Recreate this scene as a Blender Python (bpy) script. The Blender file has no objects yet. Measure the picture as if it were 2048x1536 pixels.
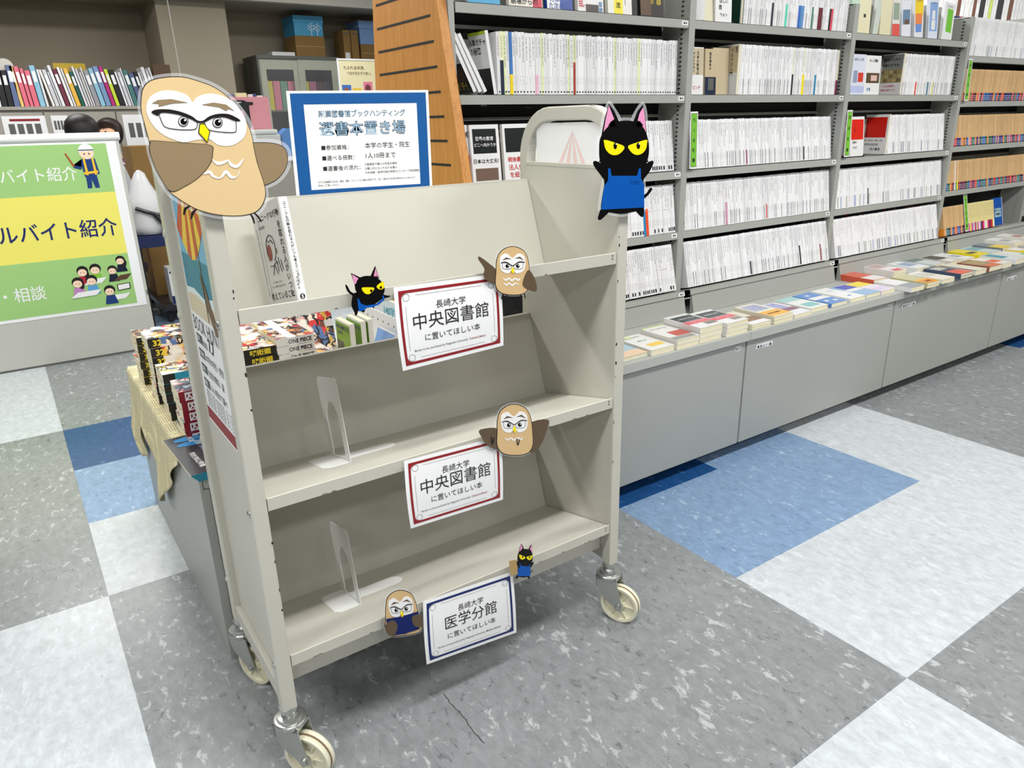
import bpy, math, random
import numpy as np
from mathutils import Vector, Matrix
R_ = math.radians
random.seed(7)
# ---------------------------------------------------------------- camera, world, lights, exposure
S = bpy.context.scene
FPX, CAM_H = 1460.63, 1.25
YAW, PITCH, ROLL = R_(-34.0885), R_(19.7514), R_(1.3347)
def cam_matrix():
    cy, sy, cp, sp, cr, sr = math.cos(YAW), math.sin(YAW), math.cos(PITCH), math.sin(PITCH), math.cos(ROLL), math.sin(ROLL)
    B = np.array([[1, 0, 0], [0, 0, 1], [0, -1, 0]], float)
    Rr = np.array([[cr, -sr, 0], [sr, cr, 0], [0, 0, 1]])
    Rx = np.array([[1, 0, 0], [0, cp, sp], [0, -sp, cp]])
    Rz = np.array([[cy, -sy, 0], [sy, cy, 0], [0, 0, 1]])
    return Rz @ B @ Rx @ Rr
CM = cam_matrix()
cd = bpy.data.cameras.new('camera'); cam = bpy.data.objects.new('camera', cd); S.collection.objects.link(cam)
cd.sensor_width = 36; cd.lens = FPX / 2048 * 36; cd.clip_start = 0.02; cd.clip_end = 60
m = Matrix.Identity(4)
for i in range(3):
    m[i][0] = CM[i, 0]; m[i][1] = -CM[i, 1]; m[i][2] = -CM[i, 2]
m[2][3] = CAM_H
cam.matrix_world = m
S.camera = cam
S.view_settings.view_transform = 'Standard'
S.view_settings.look = 'None'
S.view_settings.gamma = 1.0
S.view_settings.use_curve_mapping = False
S.view_settings.exposure = 0.13
W = bpy.data.worlds.new('world'); S.world = W; W.use_nodes = True
W.node_tree.nodes['Background'].inputs[0].default_value = (0.95, 0.98, 1.0, 1)
W.node_tree.nodes['Background'].inputs[1].default_value = 0.08
def area(name, x, y, z, sx, sy, power, col=(1, .995, .975)):
    l = bpy.data.lights.new(name, 'AREA'); l.shape = 'RECTANGLE'; l.size = sx; l.size_y = sy
    l.energy = power; l.color = col
    o = bpy.data.objects.new(name, l); o.location = (x, y, z); S.collection.objects.link(o); return o
LAMPS = [(x, y) for y in (-1.7, 0.35, 3.35) for x in (-1.8, 0.6, 3.0, 5.4)]
for x, y in LAMPS:
    area('fluorescent_light', x, y, 2.655, 1.2, 0.28, 21.0 if y < 0 else 36.0)
area('office_fill', 0.2, 6.3, 2.655, 1.2, 0.3, 34.0)  # added fill lamps without fixtures, they brighten the dim office
area('office_fill', 2.8, 6.3, 2.655, 1.2, 0.3, 26.0)
# pixel -> point on a real plane of the room (used to measure the photographed outlines)
def ray(x, y):
    return CM @ np.array([(x - 1024) / FPX, (y - 768) / FPX, 1.0])
def atY(x, y, Y):
    d = ray(x, y); t = Y / d[1]; return Vector((d[0] * t, Y, CAM_H + d[2] * t))
def atX(x, y, X):
    d = ray(x, y); t = X / d[0]; return Vector((X, d[1] * t, CAM_H + d[2] * t))
# ---------------------------------------------------------------- materials
def sr(r, g, b):
    f = lambda c: (c / 255 / 12.92) if c / 255 <= .04045 else ((c / 255 + .055) / 1.055) ** 2.4
    return (f(r), f(g), f(b), 1)
def newmat(name):
    mt = bpy.data.materials.new(name); mt.use_nodes = True
    nt = mt.node_tree; bs = nt.nodes['Principled BSDF']; return mt, nt, bs
def N(nt, t, **kw):
    n = nt.nodes.new(t)
    for k, v in kw.items():
        if k.startswith('i_'):
            key = k[2:]; key = int(key) if key.isdigit() else key
            n.inputs[key].default_value = v
        else: setattr(n, k, v)
    return n
def math_(nt, op, a, b=None, clamp=False):
    n = nt.nodes.new('ShaderNodeMath'); n.operation = op; n.use_clamp = clamp
    for i, v in enumerate((a, b)):
        if v is None: continue
        if hasattr(v, 'is_output'): nt.links.new(v, n.inputs[i])
        else: n.inputs[i].default_value = v
    return n.outputs[0]
def mixc(nt, fac, a, b):
    n = nt.nodes.new('ShaderNodeMix'); n.data_type = 'RGBA'
    for i, v in ((0, fac), (6, a), (7, b)):
        if hasattr(v, 'is_output'): nt.links.new(v, n.inputs[i])
        else: n.inputs[i].default_value = v
    return n.outputs[2]
MC = {}
def mat(name, rgb, rough=.5, metal=0, var=.05, scale=14, bump=.02, spec=.5):
    if name in MC: return MC[name]
    mt, nt, bs = newmat(name)
    c = sr(*rgb)
    tc = N(nt, 'ShaderNodeTexCoord'); no = N(nt, 'ShaderNodeTexNoise', i_Scale=scale, i_Detail=4.0)
    nt.links.new(tc.outputs['Object'], no.inputs['Vector'])
    a = tuple(min(1, v * (1 + var)) for v in c[:3]) + (1,); b = tuple(v * (1 - var) for v in c[:3]) + (1,)
    nt.links.new(mixc(nt, no.outputs[0], b, a), bs.inputs['Base Color'])
    bs.inputs['Roughness'].default_value = rough; bs.inputs['Metallic'].default_value = metal
    bs.inputs['Specular IOR Level'].default_value = spec
    if bump:
        bp = N(nt, 'ShaderNodeBump', i_Strength=bump, i_Distance=.01); n2 = N(nt, 'ShaderNodeTexNoise', i_Scale=scale * 12, i_Detail=2.0)
        nt.links.new(tc.outputs['Object'], n2.inputs['Vector']); nt.links.new(n2.outputs[0], bp.inputs['Height'])
        nt.links.new(bp.outputs[0], bs.inputs['Normal'])
    MC[name] = mt; return mt
def lino(name, base, lightc, darkc, amt_l=.60, amt_d=.36):
    mt, nt, bs = newmat(name)
    g = N(nt, 'ShaderNodeNewGeometry'); mp = N(nt, 'ShaderNodeMapping')
    mp.inputs['Scale'].default_value = (1.55, .85, 1); mp.inputs['Rotation'].default_value = (0, 0, R_(-14))
    nt.links.new(g.outputs['Position'], mp.inputs['Vector'])
    mp2 = N(nt, 'ShaderNodeMapping'); mp2.inputs['Location'].default_value = (3.7, 9.1, 2); nt.links.new(mp.outputs[0], mp2.inputs['Vector'])
    big = N(nt, 'ShaderNodeTexNoise', i_Scale=5.0, i_Detail=3.0, i_Roughness=.6)
    mid = N(nt, 'ShaderNodeTexNoise', i_Scale=24.0, i_Detail=9.0, i_Roughness=.75, i_Distortion=.3)
    n1 = N(nt, 'ShaderNodeTexNoise', i_Scale=27.0, i_Detail=9.0, i_Roughness=.68, i_Distortion=.5)
    n2 = N(nt, 'ShaderNodeTexNoise', i_Scale=33.0, i_Detail=9.0, i_Roughness=.68, i_Distortion=.5)
    for n, q in ((big, mp), (mid, mp), (n1, mp), (n2, mp2)): nt.links.new(q.outputs[0], n.inputs['Vector'])
    b0 = sr(*base)
    c = mixc(nt, math_(nt, 'MULTIPLY', math_(nt, 'SUBTRACT', mid.outputs[0], .3), 2.5, True), tuple(v * .80 for v in b0[:3]) + (1,), tuple(min(1, v * 1.20) for v in b0[:3]) + (1,))
    bias = math_(nt, 'MULTIPLY', math_(nt, 'SUBTRACT', big.outputs[0], .5), .28)
    l = math_(nt, 'MULTIPLY', math_(nt, 'SUBTRACT', math_(nt, 'ADD', n1.outputs[0], bias), amt_l), 14.0, True)
    d = math_(nt, 'MULTIPLY', math_(nt, 'SUBTRACT', amt_d, math_(nt, 'ADD', n2.outputs[0], bias)), 14.0, True)
    c = mixc(nt, math_(nt, 'MULTIPLY', l, .7), c, sr(*lightc)); c = mixc(nt, math_(nt, 'MULTIPLY', d, .6), c, sr(*darkc))
    nt.links.new(c, bs.inputs['Base Color'])
    bs.inputs['Roughness'].default_value = .27; bs.inputs['Specular IOR Level'].default_value = .4
    bp = N(nt, 'ShaderNodeBump', i_Strength=.03, i_Distance=.01); nt.links.new(n1.outputs[0], bp.inputs['Height']); nt.links.new(bp.outputs[0], bs.inputs['Normal'])
    return mt
LINO = {
    'grey': lino('grey_linoleum', (137, 141, 143), (196, 200, 203), (82, 86, 90), .575, .405),
    'white': lino('white_linoleum', (196, 202, 207), (216, 221, 225), (170, 178, 185), .58, .38),
    'blue': lino('light_blue_linoleum', (126, 153, 186), (176, 196, 216), (78, 106, 146), .59, .40),
    'navy': lino('navy_linoleum', (30, 74, 128), (82, 122, 168), (16, 48, 92), .60, .40),
    'far': lino('far_linoleum', (128, 150, 176), (160, 180, 200), (90, 110, 140))}
# printed book: base colour and print parameters live on the mesh, the text is flat print
def book_material(name, ink=(40, 40, 44), rough=.42):
    mt, nt, bs = newmat(name)
    col = N(nt, 'ShaderNodeAttribute', attribute_name='col'); prm = N(nt, 'ShaderNodeAttribute', attribute_name='prm')
    uv = N(nt, 'ShaderNodeUVMap', uv_map='uv')
    s = N(nt, 'ShaderNodeSeparateColor'); nt.links.new(prm.outputs['Color'], s.inputs[0])
    xy = N(nt, 'ShaderNodeSeparateXYZ'); nt.links.new(uv.outputs[0], xy.inputs[0])
    u, v = xy.outputs[0], xy.outputs[1]          # metres across the spine / metres up
    seed = s.outputs[0]; length = s.outputs[1]; dark = s.outputs[2]
    cv = N(nt, 'ShaderNodeCombineXYZ')
    nt.links.new(math_(nt, 'MULTIPLY', u, 620.0), cv.inputs[0])
    nt.links.new(math_(nt, 'MULTIPLY', v, 560.0), cv.inputs[1])
    nt.links.new(math_(nt, 'MULTIPLY', seed, 900.0), cv.inputs[2])
    no = N(nt, 'ShaderNodeTexNoise', i_Scale=1.0, i_Detail=1.0); nt.links.new(cv.outputs[0], no.inputs['Vector'])
    strokes = math_(nt, 'GREATER_THAN', no.outputs[0], .5)
    cell = math_(nt, 'LESS_THAN', math_(nt, 'FRACT', math_(nt, 'DIVIDE', v, .0056)), .8)
    mid = math_(nt, 'LESS_THAN', math_(nt, 'ABSOLUTE', u), .0021)
    top = math_(nt, 'LESS_THAN', v, .166)
    low = math_(nt, 'GREATER_THAN', v, math_(nt, 'SUBTRACT', .150, math_(nt, 'MULTIPLY', length, .085)))
    title = math_(nt, 'MULTIPLY', top, low)
    auth = math_(nt, 'MULTIPLY', math_(nt, 'LESS_THAN', math_(nt, 'ABSOLUTE', math_(nt, 'SUBTRACT', v, .042)), .012), math_(nt, 'LESS_THAN', math_(nt, 'ABSOLUTE', u), .0013))
    reg = math_(nt, 'MAXIMUM', math_(nt, 'MULTIPLY', title, mid), math_(nt, 'MULTIPLY', auth, .7))
    fac = math_(nt, 'MULTIPLY', math_(nt, 'MULTIPLY', math_(nt, 'MULTIPLY', strokes, cell), reg), dark)
    nt.links.new(mixc(nt, fac, col.outputs['Color'], sr(*ink)), bs.inputs['Base Color'])
    bs.inputs['Roughness'].default_value = rough
    return mt
M_BOOK = book_material('printed_book')
def art_material(name, scale, sat, light, seedv):
    mt, nt, bs = newmat(name)
    tc = N(nt, 'ShaderNodeTexCoord'); oi = N(nt, 'ShaderNodeObjectInfo')
    ad = N(nt, 'ShaderNodeVectorMath', operation='ADD'); nt.links.new(tc.outputs['Object'], ad.inputs[0])
    cv = N(nt, 'ShaderNodeCombineXYZ'); nt.links.new(math_(nt, 'MULTIPLY', oi.outputs['Random'], 7.0), cv.inputs[0]); cv.inputs[1].default_value = seedv
    nt.links.new(cv.outputs[0], ad.inputs[1])
    no = N(nt, 'ShaderNodeTexNoise', i_Scale=scale * .5, i_Detail=3.0, i_Distortion=2.0); nt.links.new(ad.outputs[0], no.inputs['Vector'])
    mx = N(nt, 'ShaderNodeVectorMath', operation='MULTIPLY_ADD'); nt.links.new(no.outputs['Color'], mx.inputs[0]); mx.inputs[1].default_value = (.03, .03, .03); nt.links.new(ad.outputs[0], mx.inputs[2])
    vo = N(nt, 'ShaderNodeTexVoronoi', i_Scale=scale); nt.links.new(mx.outputs[0], vo.inputs['Vector'])
    sx = N(nt, 'ShaderNodeSeparateColor'); nt.links.new(vo.outputs['Color'], sx.inputs[0])
    hs = N(nt, 'ShaderNodeValToRGB'); cr = hs.color_ramp; cr.interpolation = 'CONSTANT'
    pal_ = {1.0: [(236, 214, 180), (226, 150, 90), (120, 70, 50), (216, 60, 60), (240, 226, 210), (90, 120, 170), (240, 200, 90), (60, 44, 50)], 4.0: [(228, 222, 228), (206, 70, 80), (150, 190, 200), (90, 70, 90), (240, 236, 236), (180, 130, 160), (70, 120, 130), (230, 200, 190)], 8.0: [(250, 226, 120), (244, 170, 80), (236, 232, 210), (210, 70, 90), (120, 90, 70), (250, 244, 226), (160, 170, 200), (70, 60, 50)]}[seedv]
    cr.elements[0].position = 0; cr.elements[0].color = sr(*pal_[0]); cr.elements[1].position = .125; cr.elements[1].color = sr(*pal_[1])
    for k in range(2, 8): e = cr.elements.new(k * .125); e.color = sr(*pal_[k])
    nt.links.new(sx.outputs[0], hs.inputs[0])
    v2 = N(nt, 'ShaderNodeTexVoronoi', i_Scale=scale * .45, feature='DISTANCE_TO_EDGE'); nt.links.new(mx.outputs[0], v2.inputs['Vector'])
    c = mixc(nt, math_(nt, 'LESS_THAN', v2.outputs[0], .05), hs.outputs[0], sr(30, 26, 30))
    n3 = N(nt, 'ShaderNodeTexNoise', i_Scale=scale * .35, i_Detail=2.0); nt.links.new(ad.outputs[0], n3.inputs['Vector'])
    c = mixc(nt, math_(nt, 'MULTIPLY', math_(nt, 'SUBTRACT', n3.outputs[0], .52), 9.0, True), c, sr(246, 240, 230))
    nt.links.new(c, bs.inputs['Base Color']); bs.inputs['Roughness'].default_value = .3
    return mt
M_ART = [art_material('illustrated_cover_warm', 44, 1.25, .95, 1.0), art_material('illustrated_cover_cool', 44, 1.0, .95, 4.0), art_material('illustrated_cover_yellow', 48, 1.3, 1.15, 8.0)]
M_CART = mat('cream_enamel_steel', (194, 192, 181), .38, 0, .025, 5, .01)
M_GREY = mat('grey_enamel_steel', (166, 168, 163), .42, 0, .03, 4, .01)
M_GREYTOP = mat('grey_steel_top', (182, 184, 178), .45, 0, .03, 4, .01)
M_DKGREY = mat('dark_grey_steel', (92, 93, 90), .5)  # plain dark grey for screws, scuffs, fittings and small prints
M_BLACK = mat('black_gap', (14, 14, 15), .7)
M_CHIP = mat('bare_chipped_paint', (32, 28, 24), .7)
M_ZINC = mat('zinc_plated_steel', (186, 188, 184), .28, .85, .08, 30, .05)
M_WHEEL = mat('yellowed_nylon', (228, 224, 200), .45, 0, .06, 12, .02)
M_WORN = mat('wheel_dirt', (122, 100, 72), .8)
M_PAPER = mat('white_paper', (238, 239, 240), .55, 0, .01, 8, .01)
M_PAGE = mat('cream_pages', (232, 224, 194), .8, 0, .05, 60, .05)
M_INK = mat('black_ink', (22, 22, 24), .5, 0, 0, 5, 0)
M_RED = mat('dark_red_ink', (140, 20, 30), .5, 0, 0, 5, 0)
M_NAVY = mat('navy_ink', (14, 34, 98), .5, 0, 0, 5, 0)
M_BLUE = mat('sign_blue_ink', (2, 84, 152), .45, 0, 0, 5, 0)
M_LBLUE = mat('pale_blue_ink', (160, 200, 232), .5, 0, 0, 5, 0)
M_GREEN = mat('tag_green_ink', (116, 190, 48), .5, 0, 0, 5, 0)
M_WHITE = mat('white_plastic', (236, 237, 236), .35, 0, .01, 5, 0)
def wood_material():
    mt, nt, bs = newmat('orange_wood_veneer')
    tc = N(nt, 'ShaderNodeTexCoord'); mp = N(nt, 'ShaderNodeMapping'); mp.inputs['Scale'].default_value = (30, 30, 1.6)
    nt.links.new(tc.outputs['Object'], mp.inputs['Vector'])
    n1 = N(nt, 'ShaderNodeTexNoise', i_Scale=2.2, i_Detail=6.0, i_Roughness=.6); nt.links.new(mp.outputs[0], n1.inputs['Vector'])
    n2 = N(nt, 'ShaderNodeTexNoise', i_Scale=9.0, i_Detail=3.0); nt.links.new(mp.outputs[0], n2.inputs['Vector'])
    c = mixc(nt, n1.outputs[0], sr(176, 112, 42), sr(222, 160, 82))
    c = mixc(nt, math_(nt, 'MULTIPLY', math_(nt, 'SUBTRACT', n2.outputs[0], .55), 4.0, True), c, sr(158, 96, 36))
    nt.links.new(c, bs.inputs['Base Color']); bs.inputs['Roughness'].default_value = .42
    return mt
M_WOOD = wood_material()
def glassy(name, alpha=.16):
    mt, nt, bs = newmat(name)
    bs.inputs['Base Color'].default_value = (.95, .97, 1, 1); bs.inputs['Roughness'].default_value = .12; bs.inputs['Alpha'].default_value = alpha
    no = N(nt, 'ShaderNodeTexNoise', i_Scale=22.0, i_Detail=2.0); tc = N(nt, 'ShaderNodeTexCoord'); nt.links.new(tc.outputs['Object'], no.inputs['Vector'])
    bp = N(nt, 'ShaderNodeBump', i_Strength=.25, i_Distance=.01); nt.links.new(no.outputs[0], bp.inputs['Height']); nt.links.new(bp.outputs[0], bs.inputs['Normal'])
    return mt
M_LAM = glassy('laminating_film', .17)
M_GLASS = glassy('cabinet_glass', .07)
# ---------------------------------------------------------------- mesh builder
class MB:
    def __init__(s): s.v = []; s.f = []; s.m = []; s.col = []; s.uv = []; s.prm = []; s.attr = False
    def face(s, pts, mi=0, col=None, uv=None, prm=None):
        b = len(s.v); s.v += [tuple(p) for p in pts]; s.f.append(tuple(range(b, b + len(pts)))); s.m.append(mi)
        if col is not None: s.attr = True
        s.col.append(col or (1, 1, 1, 1)); s.uv.append(uv or [(9, 9)] * len(pts)); s.prm.append(prm or (0, 0, 0, 1))
    def mesh_(s, vs, fs, mi=0):
        b = len(s.v); s.v += [tuple(p) for p in vs]
        for f in fs:
            s.f.append(tuple(b + i for i in f)); s.m.append(mi); s.col.append((1, 1, 1, 1)); s.uv.append([(9, 9)] * len(f)); s.prm.append((0, 0, 0, 1))
    def box(s, x0, x1, y0, y1, z0, z1, mi=0, mx=None):
        vs = [Vector((x, y, z)) for z in (z0, z1) for y in (y0, y1) for x in (x0, x1)]
        if mx is not None: vs = [mx @ v for v in vs]
        s.mesh_(vs, [(0, 2, 3, 1), (4, 5, 7, 6), (0, 1, 5, 4), (1, 3, 7, 5), (3, 2, 6, 7), (2, 0, 4, 6)], mi)
    def prism(s, poly, fn, d0, d1, mi=0):
        """poly: 2D points; fn(a, b, d) -> 3D"""
        n = len(poly); A = [fn(a, b, d0) for a, b in poly]; B = [fn(a, b, d1) for a, b in poly]
        s.mesh_(A + B, [tuple(range(n)), tuple(range(2 * n - 1, n - 1, -1))] + [(i, (i + 1) % n, n + (i + 1) % n, n + i) for i in range(n)], mi)
    def lathe(s, prof, c, ax=Vector((0, 0, 1)), seg=20, mi=0, close=True):
        ax = Vector(ax).normalized(); t = Vector((1, 0, 0)) if abs(ax.x) < .9 else Vector((0, 1, 0))
        e1 = ax.cross(t).normalized(); e2 = ax.cross(e1)
        vs = [Vector(c) + ax * h + (e1 * math.cos(2 * math.pi * k / seg) + e2 * math.sin(2 * math.pi * k / seg)) * r for r, h in prof for k in range(seg)]
        fs = [(i * seg + k, i * seg + (k + 1) % seg, (i + 1) * seg + (k + 1) % seg, (i + 1) * seg + k) for i in range(len(prof) - 1) for k in range(seg)]
        if close: fs += [tuple(range(seg - 1, -1, -1)), tuple((len(prof) - 1) * seg + k for k in range(seg))]
        s.mesh_(vs, fs, mi)
    def tube(s, pts, r, seg=8, mi=0):
        pts = [Vector(p) for p in pts]; vs = []
        for i, p in enumerate(pts):
            d = (pts[min(i + 1, len(pts) - 1)] - pts[max(i - 1, 0)]).normalized()
            t = Vector((0, 0, 1)) if abs(d.z) < .9 else Vector((1, 0, 0)); e1 = d.cross(t).normalized(); e2 = d.cross(e1)
            vs += [p + (e1 * math.cos(2 * math.pi * k / seg) + e2 * math.sin(2 * math.pi * k / seg)) * r for k in range(seg)]
        fs = [(i * seg + k, i * seg + (k + 1) % seg, (i + 1) * seg + (k + 1) % seg, (i + 1) * seg + k) for i in range(len(pts) - 1) for k in range(seg)]
        fs += [tuple(range(seg - 1, -1, -1)), tuple((len(pts) - 1) * seg + k for k in range(seg))]
        s.mesh_(vs, fs, mi)
    def mesh(s, name, mats):
        me = bpy.data.meshes.new(name); me.from_pydata(s.v, [], s.f)
        for m_ in mats: me.materials.append(m_)
        me.polygons.foreach_set('material_index', s.m)
        if s.attr:
            uvl = me.uv_layers.new(name='uv'); uvs = [c for u in s.uv for p in u for c in p]; uvl.data.foreach_set('uv', uvs)
            for nm, src in (('col', s.col), ('prm', s.prm)):
                a = me.attributes.new(nm, 'FLOAT_COLOR', 'CORNER')
                a.data.foreach_set('color', [c for f, v in zip(s.f, src) for _ in f for c in v])
        me.update(); return me
    def build(s, name, mats, parent=None, bevel=0, smooth=False, loc=None, kind=None):
        off = Vector(parent.location) if (parent is not None and loc is None) else Vector((0, 0, 0))
        if parent is not None and parent.parent is not None and loc is None: off = off + Vector(parent.parent.location)
        if off.length > 0: s.v = [tuple(Vector(v) - off) for v in s.v]
        me = s.mesh(name, mats if isinstance(mats, (list, tuple)) else [mats])
        o = bpy.data.objects.new(name, me); S.collection.objects.link(o)
        if parent is not None: o.parent = parent
        if smooth: me.polygons.foreach_set('use_smooth', [True] * len(me.polygons))
        if bevel:
            b = o.modifiers.new('bevel', 'BEVEL'); b.width = bevel; b.segments = 2; b.limit_method = 'ANGLE'
        if kind: o['kind'] = kind
        return o
def tag(o, label, cat, group=None):
    o['label'] = label; o['category'] = cat
    if group: o['group'] = group
    return o
def thing(name, label, cat, loc=(0, 0, 0), group=None):
    o = bpy.data.objects.new(name, None); S.collection.objects.link(o); o.location = loc; o.empty_display_size = .05
    return tag(o, label, cat, group)
def bx(name, ext, m_, parent=None, bevel=0, kind=None):
    b = MB(); b.box(*ext); return b.build(name, m_, parent, bevel, kind=kind)
# text: glyph outlines from the built-in font, filled flat
TXT = {}
def glyph(st, bold=0.0):
    k = (st, bold)
    if k in TXT: return TXT[k]
    cu = bpy.data.curves.new('t', 'FONT'); cu.body = st; cu.size = 1; cu.resolution_u = 2; cu.offset = bold
    ob = bpy.data.objects.new('t', cu); S.collection.objects.link(ob)
    dg = bpy.context.evaluated_depsgraph_get(); me = ob.evaluated_get(dg).to_mesh()
    vs = [tuple(v.co) for v in me.vertices]; fs = [tuple(p.vertices) for p in me.polygons]
    ob.evaluated_get(dg).to_mesh_clear(); bpy.data.objects.remove(ob); bpy.data.curves.remove(cu)
    TXT[k] = (vs, fs); return TXT[k]
def text(mb, st, O, ex, ey, size, mi=0, align='L', bold=0.0, width=None, vertical=False, step=1.02, sx=1.0):
    """O origin (baseline-left / centre), ex/ey unit vectors of the writing plane"""
    O, ex, ey = Vector(O), Vector(ex), Vector(ey)
    if vertical:
        for i, ch in enumerate(st):
            if ch in 'ー―': # long mark turns upright in vertical writing
                c = O - ey * (size * step * (i + .5)); mb.mesh_([c + ex * a * size + ey * b * size for a, b in ((-.04, -.4), (.04, -.4), (.04, .4), (-.04, .4))], [(0, 1, 2, 3)], mi)
            elif ch != ' ': text(mb, ch, O - ey * (size * step * (i + .86)), ex, ey, size, mi, 'C', bold)
        return
    vs, fs = glyph(st, bold)
    if not vs: return
    x0 = min(v[0] for v in vs); x1 = max(v[0] for v in vs)
    k = size
    kx = (width / (x1 - x0)) if width else k * sx
    ox = -x0 if align == 'L' else (-(x0 + x1) / 2 if align == 'C' else -x1)
    mb.mesh_([O + ex * ((v[0] + ox) * kx) + ey * (v[1] * k) for v in vs], fs, mi)
def catmull(pts, n=5):
    out = []; L = len(pts)
    for i in range(L):
        p0, p1, p2, p3 = (pts[(i + j - 1) % L] for j in range(4))
        for k in range(n):
            t = k / n
            out.append(tuple(.5 * (2 * p1[c] + (p2[c] - p0[c]) * t + (2 * p0[c] - 5 * p1[c] + 4 * p2[c] - p3[c]) * t * t + (3 * p1[c] - p0[c] - 3 * p2[c] + p3[c]) * t ** 3) for c in (0, 1)))
    return out
def struct(o): o['kind'] = 'structure'; return o
# ================================================================ THE ROOM
floor = bpy.data.objects.new('floor', None); S.collection.objects.link(floor); struct(floor)
bx('subfloor', (-3.5, 8.5, -3.2, 9.6, -.03, -.004), mat('dark_subfloor', (110, 112, 114)), floor)
def tile_colour(i, j):
    # lines: x = .025 + .5 i ; y = .1295 + .4975 j
    if j < 1:
        if i >= 3: return 'grey'
        return 'white' if i >= 1 else ('grey' if i == 0 else 'white')
    if i < 0:
        return 'white' if (j < 4 or j >= 7) else 'grey'
    if i <= 2:
        if i == 0 and j == 6: return 'navy'
        if i == 0 and j == 5: return 'blue'
        if i == 0 and j == 4: return 'white'
        if j == 6: return 'navy'
        if j == 5: return 'blue'
        return 'grey'
    if i <= 5:
        if j == 1: return 'white'
        if i >= 5: return 'white'
        if j == 2: return 'blue'
        if j == 3: return 'navy' if i == 3 else 'blue'
        return 'white'
    if i == 9 and j == 3: return 'navy'
    return 'grey'
tile_mesh = {}
for j in range(-1, 10):
    for i in range(-4, 12):
        c = tile_colour(i, j)
        if c not in tile_mesh:
            b = MB(); b.box(.00012, .49988, .00012, .49738, -.004, 0); tile_mesh[c] = b.mesh('floor_tile', [LINO[c]])
        o = bpy.data.objects.new('floor_tile', tile_mesh[c]); S.collection.objects.link(o); o.parent = floor
        o.location = (.025 + .5 * i, .1295 + .4975 * j, 0)
bx('office_flooring', (-3.5, 8.5, 5.1045, 9.6, -.004, .0), LINO['far'], floor)
M_WALL = mat('beige_wall_paint', (172, 162, 142), .8, 0, .03, 3, .02)
M_CEIL = mat('ceiling_board', (196, 192, 180), .8, 0, .04, 6, .03)
struct(bx('wall_back', (-3.5, 8.5, 8.62, 8.75, 0, 2.72), M_WALL))
struct(bx('wall_right', (8.0, 8.12, -3.2, 8.62, 0, 2.72), M_WALL))
struct(bx('ceiling', (-3.5, 8.5, -3.2, 8.75, 2.72, 2.8), M_CEIL))
struct(bx('column_by_office', (1.54, 2.16, 7.9, 8.62, 0, 2.72), M_WALL, bevel=.006))
struct(bx('ceiling_beam', (2.16, 8.0, 7.75, 8.62, 2.385, 2.72), M_WALL))
struct(bx('ceiling_soffit', (-3.5, 1.54, 7.95, 8.62, 2.385, 2.72), M_WALL))
struct(bx('trim_beam_edge', (-3.5, 8.0, 7.66, 7.75, 2.37, 2.72), M_CEIL))
M_LAMP, nt_, bs_ = newmat('lit_lamp_diffuser')
bs_.inputs['Emission Color'].default_value = (1, .985, .96, 1); bs_.inputs['Emission Strength'].default_value = 4.0
for n, (x, y) in enumerate(LAMPS):
    where = {-1.7: 'row farthest behind the cart front', .35: 'row over the cart', 3.35: 'row over the noticeboard aisle'}[y]
    t = thing('ceiling_lamp', 'white fluorescent ceiling lamp in the ' + where, 'lamp', (x, y, 2.72), 'fluorescent ceiling lamps, ' + where)
    bx('housing', (x - .64, x + .64, y - .17, y + .17, 2.68, 2.719), M_WHITE, t)
    bx('diffuser', (x - .6, x + .6, y - .14, y + .14, 2.668, 2.68), M_LAMP, t)
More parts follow.
